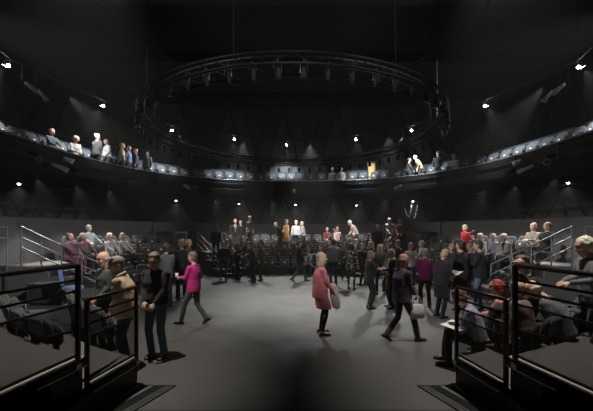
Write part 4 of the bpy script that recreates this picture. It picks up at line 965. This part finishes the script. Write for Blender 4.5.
balc(129, 'person in blue shirt standing on the balcony', face=100, top=(.16, .21, .38), style='shirt', hc=(.4, .25, .2), H=1.64, arms=('hold', 'low'))
balc(136, 'person in dark jacket behind the blue shirt on the balcony', r=10.0, face=120, top=CHR, hc=(.4, .15, .1), H=1.62)
balc(147.5, 'person in grey standing alone among the left balcony seats', face=180, top=(.16, .17, .16), hc=(.1, .09, .08), H=1.60)
balc(332.5, 'white-haired person seated on the far balcony, left of a pair', pose='sit', r=10.02, seat=.5, top=(.2, .18, .17), hc=WH)
balc(341, 'white-haired person seated on the far balcony, right of a pair', pose='sit', r=10.02, seat=.5, top=(.3, .27, .25), hc=WH)
balc(409, 'dark-jacketed person with bright red top on the balcony, right of centre', face=-110, top=CHR, inner=(.7, .02, .08), hc=(.1, .06, .05), H=1.58, arms=('low', 'low'))
balc(420.5, 'person in pale yellow shirt bending forward on the balcony', face=80, top=(.66, .50, .22), style='shirt', hc=BLND, lean=26, H=1.72, arms=('low', 'low'), hair='ring')
balc(438, 'person in black standing on the balcony right of the yellow shirt', face=160, top=BLK, hc=(.25, .1, .08), H=1.66, legs=BLK)
balc(455, 'brown-haired person in white top resting on the right balcony rail', pose='sit', r=9.98, seat=.5, top=(.72, .68, .62), style='shirt', hc=(.35, .18, .1), hair='curly', lean=16, arms=('cross', 'cross'))

# bake all remeshed skins in one go
bpy.context.view_layer.update(); dg = bpy.context.evaluated_depsgraph_get()
for o, asg in JOBS:
    me = bpy.data.meshes.new_from_object(o.evaluated_get(dg)); me.name = o.name
    old = o.data; mats_ = [m for m in old.materials]
    o.modifiers.clear(); me.materials.clear(); [me.materials.append(m) for m in mats_]
    for p in me.polygons: p.use_smooth = True; p.material_index = 0
    if asg: asg(me)
    o.data = me; bpy.data.meshes.remove(old)

# ---- things people carry
def held(p, k): return p['wrist'][k] + p['fwd'] * .10
def make_cup(p, label):
    t = empty('paper_cup', p, 0, label, 'cup')
    MB().tube([(0, 0, -.05), (0, 0, .05)], [.028, .038], 14).obj('cup_wall', M['cup'], t, True)
    MB().tube([(0, 0, .048), (0, 0, .056)], .041, 14).obj('rim', M['cup'], t, True)
make_cup(held(ppl['pink'], 0) + V((0, 0, .04)), 'white paper cup held by the woman in the pink jumper')
def sheet(p, rz, tilt, size, label, folds=2):
    t = empty('programme_leaflet', p, rz, label, 'leaflet'); w_, h_ = size
    for q in (-1, 1):
        b = MB(); b.hexa([(0, -h_ / 2, 0), (q * w_ / 2, -h_ / 2, .02), (q * w_ / 2, h_ / 2, .02), (0, h_ / 2, 0), (0, -h_ / 2, .004), (q * w_ / 2, -h_ / 2, .024), (q * w_ / 2, h_ / 2, .024), (0, h_ / 2, .004)])
        b.obj('page', M['paper'], t)
    t.rotation_euler = (R(tilt), 0, rz)
sheet(held(ppl['blazer'], 1) + V((.0, 0, .03)), R(-80), 20, (.21, .15), 'white papers held by the woman in the black blazer')
sheet(held(ppl['read'], 1) + V((0, 0, .03)), R(-70), 25, (.30, .21), 'white programme held by the stooping fair-haired reader')
sheet(ppl['stripe']['lap'] + V((-.04, -.05, .05)), R(40), 8, (.42, .30), 'white sheet on the lap of the man in the striped shirt')
def bag(p, rz, size, m, label, name='shoulder_bag'):
    t = empty(name, p, rz, label, 'bag'); w_, d_, h_ = size
    MB().loft([(V((0, 0, z * h_)), X0, Y0, w_ / 2 * a, d_ / 2 * c) for z, a, c in ((0, .8, .7), (.06, 1, 1), (.5, 1.02, 1.05), (.9, .85, .6), (1, .78, .3))], 16, 0, 3).obj('bag_body', M[m], t, True)
    MB().tube([(w_ * .3 * math.cos(R(q)), 0, h_ + .16 * math.sin(R(q))) for q in range(0, 181, 20)], .01, 6).obj('handle', M[m], t, True)
q = ppl['purple']['wrist'][1]; bag(q + V((.04, -.02, -.46)), R(15), (.30, .12, .27), 'bagwhite', 'pale cloth bag carried by the striding man in purple')
b = MB(); q = ppl['reddress']['root'].location + V((.24, .05, .98))
b.loft([(q + V((.03 + a, -.03, dz)), X0, Y0, w_, .05) for dz, w_, a in ((.05, .05, 0), (.0, .07, .0), (-.12, .09, .02), (-.3, .10, .05), (-.44, .08, .07), (-.47, .04, .08))], 14)
o = b.obj('folded_coat', M['coatpale'], None, True); tag(o, 'cream coat hanging over the arm of the woman in the red-pink dress', 'coat')
q = on_r(127, 7.15, .72 + .43); bag(q, R(60), (.34, .2, .22), 'bagblack', 'black leather bag beside the seated fair woman on the left bank', 'handbag')
